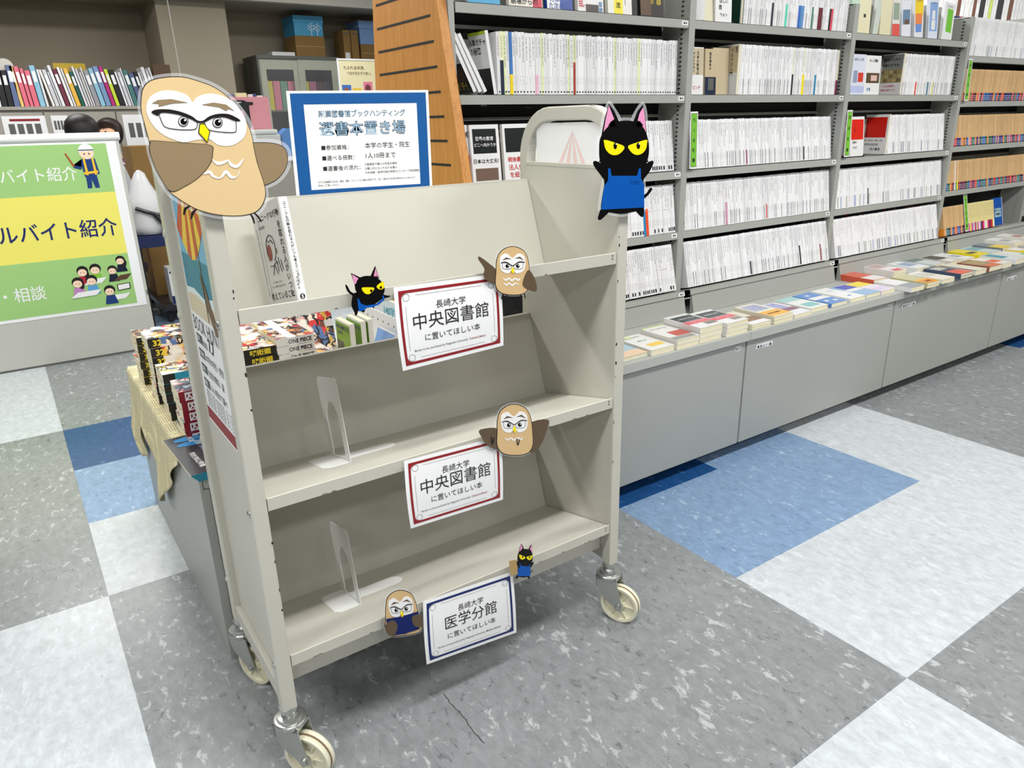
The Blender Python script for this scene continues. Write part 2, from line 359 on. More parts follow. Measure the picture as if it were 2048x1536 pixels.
# ================================================================ BOOK TRUCK
CX0, CX1 = .2515, 1.128           # outer faces of the end frames
YF, YB, ZP, ZT = 1.197, 1.568, .168, 1.281
cart = thing('book_truck', 'cream steel book truck with three empty sloping shelves on four casters', 'book cart', (.685, 1.4, 0))
def hoop(inset, R):
    y0, y1, zt = YF + inset, YB - inset, ZT - inset; pts = [(y0, ZP)]
    for k in range(9):
        a = math.pi - k * math.pi / 16; pts.append((y0 + R + R * math.cos(a), zt - R + R * math.sin(a)))
    for k in range(9):
        a = math.pi / 2 - k * math.pi / 16; pts.append((y1 - R + R * math.cos(a), zt - R + R * math.sin(a)))
    return pts + [(y1, ZP)]
for side, (x0, x1) in enumerate(((CX0, CX0 + .029), (CX1 - .028, CX1))):
    b = MB(); o_, i_ = hoop(0, .118), hoop(.031, .088); n = len(o_)
    vs = [(x, y, z) for x in (x0, x1) for (y, z) in o_ + i_]
    fs = []
    for k in range(n - 1):
        fs += [(k, k + 1, n + k + 1, n + k), (2 * n + k, 3 * n + k, 3 * n + k + 1, 2 * n + k + 1),
               (k, 2 * n + k, 2 * n + k + 1, k + 1), (n + k, n + k + 1, 3 * n + k + 1, 3 * n + k)]
    fs += [(0, n, 3 * n, 2 * n), (n - 1, 3 * n - 1, 4 * n - 1, 2 * n - 1)][:1] + [(n - 1, 3 * n - 1, 4 * n - 1, 2 * n - 1)]
    b.mesh_(vs, fs)
    fr = b.build('end_frame', M_CART, cart, bevel=.003)
    xm = (x0 + x1) / 2
    px_ = (x0 + .0155, x0 + .021) if side == 0 else (x0, x0 + .0055)
    pn = MB(); pn.box(px_[0], px_[1], YF + .028, YB - .028, .215, 1.155)
    pn.box(px_[0] - .001, px_[1] + .001, YF + .028, YB - .028, 1.148, 1.157)
    pn.build('end_panel', M_CART, cart, bevel=.001)
    bx('bottom_rail', (x0 + .004, x1 - .004, YF + .03, YB - .03, .172, .214), M_CART, cart, bevel=.002)
    xb = x0 if side == 0 else x1; sg = -1 if side == 0 else 1
    for (yy, zz) in ((YF + .016, .95), (YF + .016, .605), (YF + .016, .275), (YB - .016, 1.06), (YB - .016, .90), (YB - .016, .63), (YB - .016, .28)):
        q = MB(); q.lathe([(.0075, 0), (.007, .0018), (.004, .0034), (.0008, .004)], (xb, yy, zz), (sg, 0, 0), 12)
        q.build('rivet', M_CART if yy > 1.4 else M_ZINC, cart, smooth=False)
# paint chips on the frames: worn spots down to dark primer
def chip(pts, fn, parent, name='paint_chip'):
    b = MB(); b.prism(pts, fn, 0, .0004); return b.build(name, M_CHIP, parent)
rc = random.Random(3)
for k in range(16):
    side = k % 2; zz = rc.uniform(.18, 1.1); w, h = rc.uniform(.0008, .0022), rc.uniform(.001, .007)
    xx = (CX0 + .027 if side == 0 else CX1 - .026) + rc.uniform(-.001, .001)
    pts = [(xx + w * math.cos(a) * rc.uniform(.5, 1.3), zz + h * math.sin(a) * rc.uniform(.5, 1.3)) for a in [i * math.pi / 3 for i in range(6)]]
    chip(pts, lambda a, b_, d: Vector((a, YF - d, b_)), cart)
for (yy, w) in ((1.30, .012), (1.275, .008), (1.54, .006)):
    chip([(CX1 - .026, yy - w), (CX1 - .014, yy - w * .6), (CX1 - .01, yy), (CX1 - .016, yy + w), (CX1 - .027, yy + w * .5)], lambda a, b_, d: Vector((a, b_, ZT + .0002 + d)), cart)
# shelves and leaning backs
SHELF_Z = (.968, .625, .284)
XA, XB = CX0 + .0305, CX1 - .0295
for z in SHELF_Z:
    prof = [(1.2, z - .019), (1.2, z + .005), (1.2025, z + .006), (1.206, z + .001), (1.465, z - .058), (1.4645, z - .0605), (1.208, z - .002), (1.2035, z - .003), (1.2035, z - .0165), (1.222, z - .0165), (1.222, z - .019)]
    b = MB(); b.prism(prof, lambda a, c, d: Vector((d, a, c)), XA, XB); b.build('shelf', M_CART, cart)
    prof = [(1.4655, z - .0585), (1.533, z + .143), (1.5335, z + .147), (1.545, z + .147), (1.545, z + .140), (1.536, z + .143), (1.4685, z - .0585)]
    b = MB(); b.prism(prof, lambda a, c, d: Vector((d, a, c)), XA, XB); b.build('back_panel', M_CART, cart)
    b = MB(); b.box(XA, XB, 1.24, 1.46, z - .0765, z - .0745, mx=Matrix.Translation((0, 0, 0)))
    for xs in (XA + .001, XB - .0025):   # folded end tab with two screws
        q = MB(); q.prism([(1.205, z - .018), (1.205, z + .002), (1.46, z - .056), (1.46, z - .075)], lambda a, c, d: Vector((d, a, c)), xs, xs + .0015); q.build('shelf_end_tab', M_CART, cart)
    for dz in (-.004, -.011):
        q = MB(); q.lathe([(.0022, 0), (.0018, .0006)], (XB - .012, 1.2, z + dz + .004), (0, -1, 0), 8); q.build('screw', M_DKGREY, cart)
    for k in range(9):
        xx = rc.uniform(XA + .03, XB - .03); w, h = rc.uniform(.002, .007), rc.uniform(.0008, .0018)
        chip([(xx - w, z - .018), (xx - w * .4, z - .018 + h), (xx + w * .3, z - .018 + h * .6), (xx + w, z - .018)], lambda a, b_, d: Vector((a, 1.2 - d, b_)), cart)
b = MB(); b.box(XA, XB, 1.235, 1.262, .205, .252); b.build('lower_rail', M_CART, cart)
b = MB(); b.box(XA, XB, YB - .03, YB - .004, .6, .64); b.box(XA, XB, YB - .03, YB - .004, .24, .28); b.build('rear_rail', M_CART, cart)
# casters
def build_under(b, name, m_, root):
    off = Vector(cart.location)
    b.v = [tuple(Vector(v) - off) for v in b.v]
    me = b.mesh(name, [m_]); o = bpy.data.objects.new(name, me); S.collection.objects.link(o); o.parent = root; return o
def caster(x, y, ang):
    d = Vector((math.sin(ang), -math.cos(ang), 0)); sd = Vector((d.y, -d.x, 0)); R = .052
    c = Vector((x, y, 0)) + d * .034 + Vector((0, 0, R))
    b = MB(); b.lathe([(.0125, .0), (.0125, .02), (.018, .021), (.018, .029)], (x, y, ZP - .028), (0, 0, 1), 18)
    b.lathe([(.0295, -.012), (.0315, -.010), (.0325, -.005), (.0325, -.001), (.0305, .0015), (.0255, .002), (.0245, .006), (.0235, .0085), (.016, .0095), (.013, .014)], (x, y, ZP - .030), (0, 0, 1), 26)
    root = b.build('caster', M_ZINC, cart)
    for sgn in (-1, 1):
        f = MB(); e = sd * sgn * .0185; T = Vector((x, y, 0))
        def fn(a, z_, t, e=e, sgn=sgn): return T + d * a + e + sd * sgn * t + Vector((0, 0, z_))
        f.prism([(-.029, .130), (.029, .130), (.033, .105), (.046, .058), (.045, .047), (.037, .041), (.027, .045), (-.014, .078), (-.026, .100)], fn, 0, .0025)
        f.lathe([(.0075, 0), (.0075, .004), (.003, .0055)], c + e + sd * sgn * .0025, sd * sgn, 12)
        build_under(f, 'fork_plate', M_ZINC, root)
    f = MB(); f.prism([(-.029, .120), (-.026, .100), (-.022, .100), (-.024, .120), (.028, .122), (.028, .130), (-.029, .130)], lambda a, z_, t: Vector((x, y, 0)) + d * a + sd * t + Vector((0, 0, z_)), -.021, .021)
    build_under(f, 'fork_top', M_ZINC, root)
    w = MB(); hw = .0135
    w.lathe([(.012, -hw), (.014, -hw), (.016, -.005), (R - .011, -.005), (R - .009, -hw + .001), (R - .002, -hw), (R, -hw + .004), (R - .0018, -.002), (R - .0018, .002), (R, hw - .004), (R - .002, hw), (R - .009, hw - .001), (R - .011, .005), (.016, .005), (.014, hw), (.012, hw)], c, sd, 36)
    for k in range(6):
        a = k * math.pi / 3; u = d * math.cos(a) + Vector((0, 0, 1)) * math.sin(a); vv = sd.cross(u)
        for s_ in (-1, 1):
            w.prism([(.012, -.0012), (R - .009, -.0012), (R - .009, .0012), (.012, .0012)], lambda p, q_, t: c + u * p + vv * q_ + sd * t, s_ * .005, s_ * (hw - .003))
    wo = build_under(w, 'wheel', M_WHEEL, root)
    g = MB(); g.lathe([(R - .0012, -.0022), (R - .0008, -.001), (R - .0008, .001), (R - .0012, .0022)], c, sd, 36, close=False)
    build_under(g, 'worn_tread', M_WORN, root)
caster(CX0 + .0145, YF + .017, R_(38)); caster(CX1 - .014, YF + .017, R_(26)); caster(CX0 + .0145, YB - .016, R_(26)); caster(CX1 - .014, YB - .016, R_(60))
# ---------------------------------------------------------------- bookends on the truck
def bookend(x, y0, y1, zb, h, label, foot=.105):
    t = thing('bookend', label, 'bookend', (x, y0, zb), 'white steel bookends on the book truck')
    sl = -.2269
    tl = R_(12.8)
    O = Vector((x, y0, zb)); ey = Vector((0, math.cos(tl), -math.sin(tl))); ez = Vector((0, math.sin(tl), math.cos(tl))); ex = Vector((1, 0, 0))
    D = y1 - y0
    outer = [(0, 0), (D, 0), (D, h - .012), (D - .004, h - .003), (D - .012, h), (.012, h), (.004, h - .003), (0, h - .012)]
    # window arch cut: ring made as strips
    b = MB(); w0, w1, hb, ha = .024, D - .024, .006, h * .66; ym = D / 2; r = (w1 - w0) / 2
    arch = [(w0, hb)] + [(w0, ha - r)] + [(ym - r * math.cos(a), ha - r + r * 1.25 * math.sin(a)) for a in [math.pi * k / 10 for k in range(1, 10)]] + [(w1, ha - r), (w1, hb)]
    out = [(0, hb), (0, ha - r)] + [(0, ha - r + (h - .012 - ha + r) * k / 2) for k in (1, 2)] + [(.004, h - .003), (.012, h)] + [(ym, h)] + [(D - .012, h), (D - .004, h - .003)] + [(D, h - .012), (D, ha - r + (h - .012 - ha + r) * .5), (D, ha - r), (D, hb)]
    n = min(len(arch), len(out)); arch, out = arch[:n], out[:n]
    P = lambda a, b_, d: O + ey * a + ez * b_ + ex * d
    for k in range(n - 1):
        q = [out[k], out[k + 1], arch[k + 1], arch[k]]
        b.prism(q, P, 0, .0012)
    b.prism([(0, 0), (D, 0), (D, hb), (0, hb)], P, 0, .0012)
    b.build('upright_plate', M_WHITE, t)
    b = MB(); F = lambda a, b_, d: O + ex * a + ey * b_ + ez * d   # foot: plate to the left, tongue to the right
    pts = [(.0012, .001), (.0012, D - .001), (-.045, D - .001), (-.055, D - .012), (-.055, .012), (-.045, .001)]
    b.prism(pts, F, .0005, .0015)
    b.build('foot_plate', M_WHITE, t)
    b = MB(); a0 = ym; wd = .024
    pts = [(.0, a0 - wd), (foot - wd, a0 - wd)] + [(foot - wd + wd * math.sin(a), a0 - wd * math.cos(a)) for a in [math.pi * k / 10 for k in range(1, 10)]] + [(foot - wd, a0 + wd), (.0, a0 + wd)]
    b.prism(pts, F, .0005, .0015); b.build('tongue', M_WHITE, t)
    b = MB(); b.prism([(-.0525, .003), (-.0505, .003), (-.0505, .0045), (-.0525, .0045)], F, .0015, .0017); b.build('stamp', M_DKGREY, t)
bookend(.482, 1.305, 1.425, .6025, .175, 'white steel bookend standing on the middle shelf of the book truck', .125)
bookend(.470, 1.305, 1.42, .2615, .17, 'white steel bookend standing on the lowest shelf of the book truck', .125)
# ---------------------------------------------------------------- card signs on the shelf lips
UX, UZ = Vector((1, 0, 0)), Vector((0, 0, 1))
def shelf_sign(c, ink, inkname, big, lib, libmat, label):
    """c: four corners TL,TR,BR,BL on the plane in front of the lip"""
    t = thing('shelf_sign', label, 'sign', tuple(c[0]), 'framed paper signs on the truck shelves')
    TL, TR, BR, BL = c
    def P(u, v, lift=0):       # u 0..1 across, v 0..1 down
        p = (TL * (1 - u) + TR * u) * (1 - v) + (BL * (1 - u) + BR * u) * v
        curl = -.006 * math.sin(v * math.pi) * (1 - .5 * u) - .004 * (1 - u) * v * v * 2
        return Vector((p.x - .004 * math.sin(math.pi * v) * (1 - u), p.y + curl - lift, p.z))
    def grid(mb, u0, u1, v0, v1, lift, mi, n=8):
        nu = max(1, int(n * (u1 - u0) + 1)); nv = max(1, int(n * (v1 - v0) + 1))
        vs = [P(u0 + (u1 - u0) * i / nu, v0 + (v1 - v0) * j / nv, lift) for j in range(nv + 1) for i in range(nu + 1)]
        mb.mesh_(vs, [(j * (nu + 1) + i, (j + 1) * (nu + 1) + i, (j + 1) * (nu + 1) + i + 1, j * (nu + 1) + i + 1) for j in range(nv) for i in range(nu)], mi)
    b = MB(); grid(b, 0, 1, 0, 1, 0, 0, 10); grid(b, 0, 1, 0, 1, -.0003, 0, 10); b.build('paper', M_PAPER, t, smooth=True)
    b = MB()
    for (u0, u1, v0, v1) in ((.035, .965, .05, .085), (.035, .965, .915, .95), (.035, .058, .085, .915), (.942, .965, .085, .915)):
        grid(b, u0, u1, v0, v1, .0004, 0)
    for (cu, cv, su, sv) in ((.058, .085, 1, 1), (.942, .085, -1, 1), (.942, .915, -1, -1), (.058, .915, 1, -1)):
        ar = [(cu, cv)] + [(cu + su * .05 * (1 - math.sin(a)), cv + sv * .07 * (1 - math.cos(a))) for a in [k * math.pi / 12 for k in range(7)]]
        b.mesh_([P(x, y, .0004) for x, y in ar], [tuple(range(len(ar)))], 0)
    b.build('printed_border', ink, t)
    b = MB(); W_, H_ = (TR - TL).length, (BL - TL).length
    for cu, cv in ((.1, .135), (.9, .135), (.9, .865), (.1, .865)):
        ring = [(cu + r * math.cos(a) / W_, cv + r * math.sin(a) / H_) for r in (.0062, .0068) for a in [k * math.pi / 10 for k in range(20)]]
        b.mesh_([P(x, y, .0005) for x, y in ring], [(k, (k + 1) % 20, 20 + (k + 1) % 20, 20 + k) for k in range(20)])
    for (u0, u1, v0, v1) in ((.18, .8, .118, .121), (.18, .8, .878, .881), (.09, .092, .24, .78), (.908, .91, .24, .78)): grid(b, u0, u1, v0, v1, .0005, 0)
    b.build('printed_rings', M_INK, t)
    b = MB()
    def T(st, cu, cv, size, mi=0, bold=0, align='C'):
        q = MB(); text(q, st, (0, 0, 0), UX, UZ, size, 0, align, bold)
        b.mesh_([P(cu + v[0] / W_, cv - v[2] / H_, .0006) for v in q.v], q.f, mi)
    T('長崎大学', .5, .305, .0165); T(big, .5, .52, .034 if len(big) > 4 else .034); T('に置いてほしい本', .5, .685, .0155)
    T('Books to be purchased by Nagasaki University', .635, .80, .0062, 0, 0, 'R'); T(lib, .65, .80, .0062, 1, .01, 'L')
    b.build('lettering', [M_INK, libmat], t)
def corners(px, Y): return [atY(x, y, Y) for x, y in px]
shelf_sign(corners([(787, 575), (1000, 547), (1007, 691), (802, 740)], 1.193), M_RED, 'red', '中央図書館', 'Central Library', M_RED, 'red-bordered paper sign taped to the top shelf of the book truck')
shelf_sign(corners([(808, 922), (1002, 872), (1006, 999), (818, 1054)], 1.193), M_RED, 'red', '中央図書館', 'Central Library', M_RED, 'red-bordered paper sign taped to the middle shelf of the book truck')
shelf_sign(corners([(846, 1203), (1025, 1143), (1033, 1265), (850, 1325)], 1.193), M_NAVY, 'navy', '医学分館', 'Medical Library', M_NAVY, 'navy-bordered paper sign taped to the lowest shelf of the book truck')
# ---------------------------------------------------------------- large blue sign behind the top back panel
def blue_sign():
    Yp = 1.549; c = corners([(572, 182), (856, 180), (865, 385), (594, 402)], Yp); TL, TR, BR, BL = c
    t = thing('notice_sign', 'large blue-bordered paper notice standing behind the top shelf of the truck', 'sign', tuple(BL))
    W_, H_ = .318, .225
    def P(u, v, lift=0):
        p = (TL * (1 - u) + TR * u) * (1 - v) + (BL * (1 - u) + BR * u) * v; return Vector((p.x, p.y - lift, p.z))
    def q(mb, u0, u1, v0, v1, l, mi=0): mb.mesh_([P(u0, v0, l), P(u0, v1, l), P(u1, v1, l), P(u1, v0, l)], [(0, 1, 2, 3)], mi)
    b = MB(); q(b, 0, 1, 0, 1, .0006); q(b, 0, 1, 0, 1, -.0006); b.build('paper', M_PAPER, t)
    b = MB(); q(b, .021, .979, .022, .12, .0009); q(b, .021, .979, .905, .97, .0009); q(b, .021, .103, .12, .905, .0009); q(b, .905, .979, .12, .905, .0009); b.build('blue_border', M_BLUE, t)
    b = MB()
    def T(st, u, v, size, mi=0, bold=0, al='L', lift=.0011, width=None):
        w = MB(); text(w, st, (0, 0, 0), UX, UZ, size, 0, al, bold, width); b.mesh_([P(u + p[0] / W_, v - p[2] / H_, lift) for p in w.v], w.f, mi)
    T('附属図書館ブックハンティング', .505, .232, .0148, 0, .022, 'C', .0010, .196); T('附属図書館ブックハンティング', .505, .232, .0148, 1, -.010, 'C', .0013, .1945)
    T('選書本置き場', .5, .395, .031, 0, .028, 'C', .0010, .197); T('選書本置き場', .5, .395, .031, 1, -.006, 'C', .0013, .195)
    for v, a, b2 in ((.535, '■参加資格：', '本学の学生・院生'), (.632, '■選べる冊数：', '1人10冊まで'), (.73, '■選書後の流れ：', None)):
        T(a, .195, v, .0116)
        if b2: T(b2, .5, v - .004, .0135)
    for v, s_ in ((.697, '①図書館で購入の可否を検討'), (.737, '②購入可となったものを購入'), (.777, '③中央館・医学分館の所定のコーナーで貸出開始')): T(s_, .487, v, .0060)
    T('※すでに図書館にある本、雑誌、漫画、ライトノベルは購入対象外です。また、選ばれた本の取り置きはいたしませんので', .15, .845, .0052, width=.228); T('予めご了承ください。', .15, .877, .0052)
    b.build('lettering', [M_INK, M_LBLUE], t)
blue_sign()
# ---------------------------------------------------------------- laminated cut-outs of owls and cats
M_C = {k: mat('cutout_' + k, v, .3, 0, .01, 6, 0, .25) for k, v in dict(beige=(222, 194, 146), tan=(212, 180, 132), brown=(148, 128, 98), dark=(96, 80, 62), white=(240, 240, 240), line=(34, 30, 30),
       yellow=(246, 226, 20), black=(7, 5, 6), pink=(226, 150, 192), apron=(8, 84, 172), navy=(10, 30, 96), card=(176, 148, 98), eye=(60, 60, 64)).items()}
class Cut:
    """flat card figure at its own plane: shapes are laid in thin sheets, front towards -Y"""
    def __init__(s, name, label, cat, Y, origin, group): s.t = thing(name, label, cat, tuple(atY(*origin, Y)), group); s.Y = Y
    def sheet(s, part, pts, m_, lay, smooth=True, thick=.0004, n=4):
        P = [atY(x, y, s.Y) for x, y in (catmull(pts, n) if smooth else pts)]
        b = MB(); b.prism([(p.x, p.z) for p in P], lambda a, c, d: Vector((a, s.Y - d, c)), .0003 * lay, .0003 * lay + thick); return b.build(part, m_, s.t)
    def stroke(s, part, lines, w0, m_, lay, smooth=True):
        b = MB()
        for L in lines:
            w = w0
            if smooth and len(L) > 2:
                E_ = [L[0]] + list(L) + [L[-1]]; o = []
                for i in range(1, len(E_) - 2):
                    for k in range(4):
                        t = k / 4; p0, p1, p2, p3 = E_[i - 1:i + 3]
                        o.append(tuple(.5 * (2 * p1[c] + (p2[c] - p0[c]) * t + (2 * p0[c] - 5 * p1[c] + 4 * p2[c] - p3[c]) * t * t + (3 * p1[c] - p0[c] - 3 * p2[c] + p3[c]) * t ** 3) for c in (0, 1)))
                if isinstance(w, (list, tuple)): w = [w[min(i // 4, len(w) - 1)] * (1 - (i % 4) / 4) + w[min(i // 4 + 1, len(w) - 1)] * (i % 4) / 4 for i in range(len(o) + 1)]
                L = o + [L[-1]]
            L = [Vector((atY(x, y, s.Y).x, atY(x, y, s.Y).z)) for x, y in L]
            n = len(L); ws = w if isinstance(w, (list, tuple)) else [w] * n; lft, rgt = [], []
            for i, p in enumerate(L):
                d = (L[min(i + 1, n - 1)] - L[max(0, i - 1)]).normalized(); nn = Vector((-d.y, d.x)); ww = ws[min(i, len(ws) - 1)] / 2
                lft.append(p + nn * ww); rgt.append(p - nn * ww)
            q = lft + rgt[::-1]
            b.prism([(p.x, p.y) for p in q], lambda a, c, d: Vector((a, s.Y - d, c)), .0003 * lay, .0003 * lay + .0003)
        return b.build(part, m_, s.t)
    def film(s, polys, px):
        for pts in polys:
            cx = sum(p[0] for p in pts) / len(pts); cy = sum(p[1] for p in pts) / len(pts)
            o = []
            for x, y in pts:
                d = math.hypot(x - cx, y - cy) or 1; o.append((x + (x - cx) / d * px, y + (y - cy) / d * px))
            s.sheet('laminating_film', o, M_LAM, -1, thick=.0002)
def arc(cx, cy, rx, ry, a0=0, a1=360, n=14): return [(cx + rx * math.cos(R_(a0 + (a1 - a0) * k / n)), cy + ry * math.sin(R_(a0 + (a1 - a0) * k / n))) for k in range(n + (0 if a1 - a0 >= 360 else 1))]
c1 = lambda L: [(x / 3.657, y / 3.657) for x, y in L]
c2 = lambda L: [(440 + x / 3.657, y / 3.657) for x, y in L]
OWL_BODY = [(283, 197), (287, 177), (300, 163), (328, 156), (364, 155), (396, 163), (427, 175), (454, 194), (476, 219), (492, 243), (503, 273), (506, 292), (514, 328), (526, 364), (530, 391), (519, 416), (498, 428), (465, 431), (431, 428), (397, 419), (375, 408), (352, 393), (338, 381), (320, 350), (306, 315), (299, 284), (290, 250), (283, 222)]
OWL_FACE = c1([(1070, 820), (1080, 740), (1120, 690), (1200, 662), (1290, 668), (1370, 700), (1408, 745), (1440, 710), (1520, 685), (1620, 700), (1710, 750), (1770, 830), (1800, 900), (1785, 1000), (1700, 1062), (1600, 1062), (1535, 1020), (1500, 1020), (1430, 1025), (1330, 1040), (1200, 990), (1120, 920)])
def big_owl():
    c = Cut('owl_cutout', 'large laminated paper owl with glasses on top of the truck end frame', 'cutout', 1.185, (400, 430), 'laminated animal cut-outs on the truck')
    wr = c2([(225, 1052), (300, 1045), (400, 1052), (465, 1080), (490, 1130), (487, 1200), (460, 1260), (400, 1320), (300, 1358), (300, 1300), (270, 1200), (230, 1100)])
    wl = c1([(1100, 1045), (1120, 1030), (1320, 1045), (1530, 1062), (1550, 1120), (1530, 1200), (1450, 1295), (1350, 1360), (1250, 1398), (1180, 1310), (1125, 1200), (1095, 1100)])
    c.film([OWL_BODY, wr], 9)
    grow = lambda P, k: [(x + (x - sum(p[0] for p in P) / len(P)) * k, y + (y - sum(p[1] for p in P) / len(P)) * k) for x, y in P]
    c.sheet('right_wing_outline', grow(wr, .035), M_C['line'], 0); c.sheet('right_wing', wr, M_C['brown'], 1)
    c.sheet('body_outline', grow(OWL_BODY, .012), M_C['line'], 2); c.sheet('body', OWL_BODY, M_C['beige'], 3)
    c.sheet('face', OWL_FACE, M_C['white'], 5)
    c.sheet('left_wing_outline', grow(wl, .022), M_C['line'], 5); c.sheet('left_wing', wl, M_C['brown'], 6)
    c.sheet('brow', c1([(1110, 755), (1150, 732), (1250, 725), (1370, 750), (1260, 756), (1200, 770), (1155, 780), (1162, 760)]), M_C['brown'], 7, False)
    c.sheet('brow', c1([(1475, 765), (1560, 750), (1650, 765), (1712, 812), (1668, 796), (1650, 812), (1600, 784)]), M_C['brown'], 7, False)
    c.sheet('glasses_top', c1([(1105, 822), (1140, 802), (1230, 800), (1320, 818), (1400, 850), (1440, 880), (1480, 883), (1530, 850), (1600, 832), (1680, 838), (1755, 880), (1715, 884), (1640, 858), (1560, 862), (1490, 895), (1440, 895), (1390, 870), (1300, 838), (1200, 824), (1165, 832), (1150, 846)]), M_C['line'], 8)
    c.stroke('glasses_rim', [c1([(1160, 835), (1180, 890), (1210, 930), (1300, 947), (1400, 948), (1435, 935), (1440, 890)]), c1([(1490, 892), (1510, 935), (1545, 955), (1640, 967), (1715, 966), (1725, 940), (1722, 880)])], .0009, M_C['line'], 8)
    for (x, y) in ((1338, 888), (1588, 897)):
        c.sheet('eye', c1(arc(x, y, 38, 38)), M_C['eye'], 8, False); c.sheet('iris', c1(arc(x, y, 32, 32)), M_C['white'], 9, False); c.sheet('pupil', c1(arc(x + 3, y, 25, 25)), M_C['black'], 10, False); c.sheet('glint', c1(arc(x + 12, y - 9, 8, 8)), M_C['white'], 11, False)
    c.sheet('beak_outline', c1([(1455, 906), (1492, 904), (1534, 962), (1514, 1046), (1446, 972)]), M_C['line'], 9, False)
    c.sheet('beak', c1([(1460, 911), (1489, 910), (1527, 962), (1511, 1036), (1453, 970)]), M_C['yellow'], 11, False)
    c.stroke('chest_mark', [c1([(1550, 1165), (1590, 1195), (1640, 1185), (1665, 1172), (1690, 1205), (1735, 1215), (1780, 1160)]), c1([(1485, 1275), (1530, 1258), (1560, 1290), (1610, 1300), (1650, 1256), (1690, 1295), (1730, 1290), (1752, 1250)])], [.001, .005, .0035, .002, .005, .0045, .001], M_C['white'], 6)
    c.stroke('foot', [[(379, 412), (370, 418), (367, 430)], [(392, 418), (385, 426), (382, 438)]], [.002, .004, .002], M_C['line'], 6)
    c.stroke('foot', [[(500, 428), (505, 436), (508, 447)], [(508, 426), (515, 433), (522, 443)]], [.002, .003, .002], M_C['line'], 6)
big_owl()
def small_owl(cx, cy, s_, rot, Y, label, kind):
    """face-on owl, about 2*s_ px wide"""
    ca, sa = math.cos(R_(rot)), math.sin(R_(rot))
    Tm = lambda L: [(cx + s_ * (x * ca - y * sa), cy + s_ * (x * sa + y * ca)) for x, y in L]
    c = Cut('owl_cutout', label, 'cutout', Y, (cx, cy), 'laminated animal cut-outs on the truck')
    body = [(-.82, -.55), (-.62, -1.0), (-.2, -1.25), (.25, -1.25), (.66, -1.0), (.86, -.5), (.92, .2), (.9, .85), (.62, 1.22), (0, 1.3), (-.6, 1.18), (-.88, .8), (-.86, .1)]
    if kind == 'reading': body = [(-.8, -.5), (-.62, -1.0), (-.2, -1.25), (.25, -1.25), (.66, -1.0), (.84, -.5), (.9, .1), (1.02, .6), (.86, 1.1), (0, 1.2), (-.8, 1.1), (-1.0, .6), (-.9, .1)]
    c.film([Tm(body)], s_ * .1)
    if kind == 'pointing':
        c.sheet('wing', Tm([(-.85, 0), (-1.2, -.35), (-1.75, -.75), (-1.82, -.6), (-1.5, -.1), (-1.55, .25), (-1.35, .55), (-1.0, .72), (-.8, .6)]), M_C['dark'], 0)
        c.sheet('wing', Tm([(.75, .1), (.95, .0), (1.25, .55), (1.3, 1.1), (.9, 1.05), (.55, .75)]), M_C['dark'], 4)
        c.stroke('foot', [Tm([(-.45, 1.25), (-.6, 1.55)]), Tm([(-.25, 1.28), (-.42, 1.6)]), Tm([(.45, 1.25), (.5, 1.55)]), Tm([(.65, 1.2), (.72, 1.5)])], .0022, M_C['line'], 0)
    if kind == 'spread':
        c.sheet('wing', Tm([(-.8, -.05), (-1.75, -.05), (-1.7, .3), (-1.4, .75), (-.85, .95)]), M_C['dark'], 0)
        c.sheet('wing', Tm([(.72, -.2), (1.75, -.45), (1.68, .1), (1.3, .9), (.8, 1.2)]), M_C['dark'], 0)
    c.sheet('body_outline', Tm([(x * 1.04, y * 1.03) for x, y in body]), M_C['line'], 1); c.sheet('body', Tm(body), M_C['tan'], 2)
    c.sheet('face', Tm([(-.68, -.45), (-.6, -.8), (-.3, -.92), (0, -.68), (.3, -.92), (.62, -.8), (.7, -.4), (.6, 0), (.25, .15), (0, .0), (-.25, .15), (-.58, 0)]), M_C['white'], 4)
    c.sheet('brow', Tm([(-.55, -.55), (-.35, -.72), (-.05, -.62), (-.32, -.62)]), M_C['dark'], 5, False); c.sheet('brow', Tm([(.12, -.66), (.4, -.76), (.62, -.55), (.38, -.66)]), M_C['dark'], 5, False)
    c.stroke('glasses', [Tm([(-.62, -.42), (-.35, -.45), (-.05, -.28), (.05, -.28), (.35, -.46), (.66, -.45)])], [.0015, .0025, .0016, .0016, .0025, .0015], M_C['line'], 6)
    c.stroke('glasses_rim', [Tm([(-.55, -.4), (-.5, -.12), (-.12, -.1), (-.06, -.28)]), Tm([(.06, -.28), (.12, -.1), (.52, -.12), (.58, -.42)])], .0006, M_C['line'], 6)
    for x in (-.28, .28): c.sheet('eye', Tm(arc(x, -.25, .1, .1, n=10)), M_C['black'], 6, False); c.sheet('glint', Tm(arc(x + .03, -.28, .03, .03, n=6)), M_C['white'], 8, False)
    c.sheet('beak', Tm([(0, -.22), (.1, -.02), (.02, .18), (-.09, -.02)]), M_C['yellow'], 7, False)
    if kind == 'reading':
        c.sheet('book_held', Tm([(-.92, .15), (-.1, .12), (0, .2), (.1, .1), (.92, -.02), (.85, .95), (.1, 1.08), (0, 1.12), (-.1, 1.1), (-.85, 1.12)]), M_C['navy'], 8, False)
        c.sheet('wing', Tm([(-1.02, .5), (-.6, .25), (-.35, .5), (-.45, .9), (-.7, 1.15), (-.98, .95)]), M_C['dark'], 10); c.sheet('wing', Tm([(.55, .2), (.95, .15), (1.08, .6), (.95, .85), (.6, .75), (.5, .45)]), M_C['dark'], 10)
    else:
        c.stroke('chest_mark', [Tm([(-.5, .4), (-.35, .52), (-.2, .42), (-.02, .54), (.15, .42), (.32, .52), (.42, .4)])], [.001, .0034, .0026, .0036, .0026, .0034, .001], M_C['white'], 4)
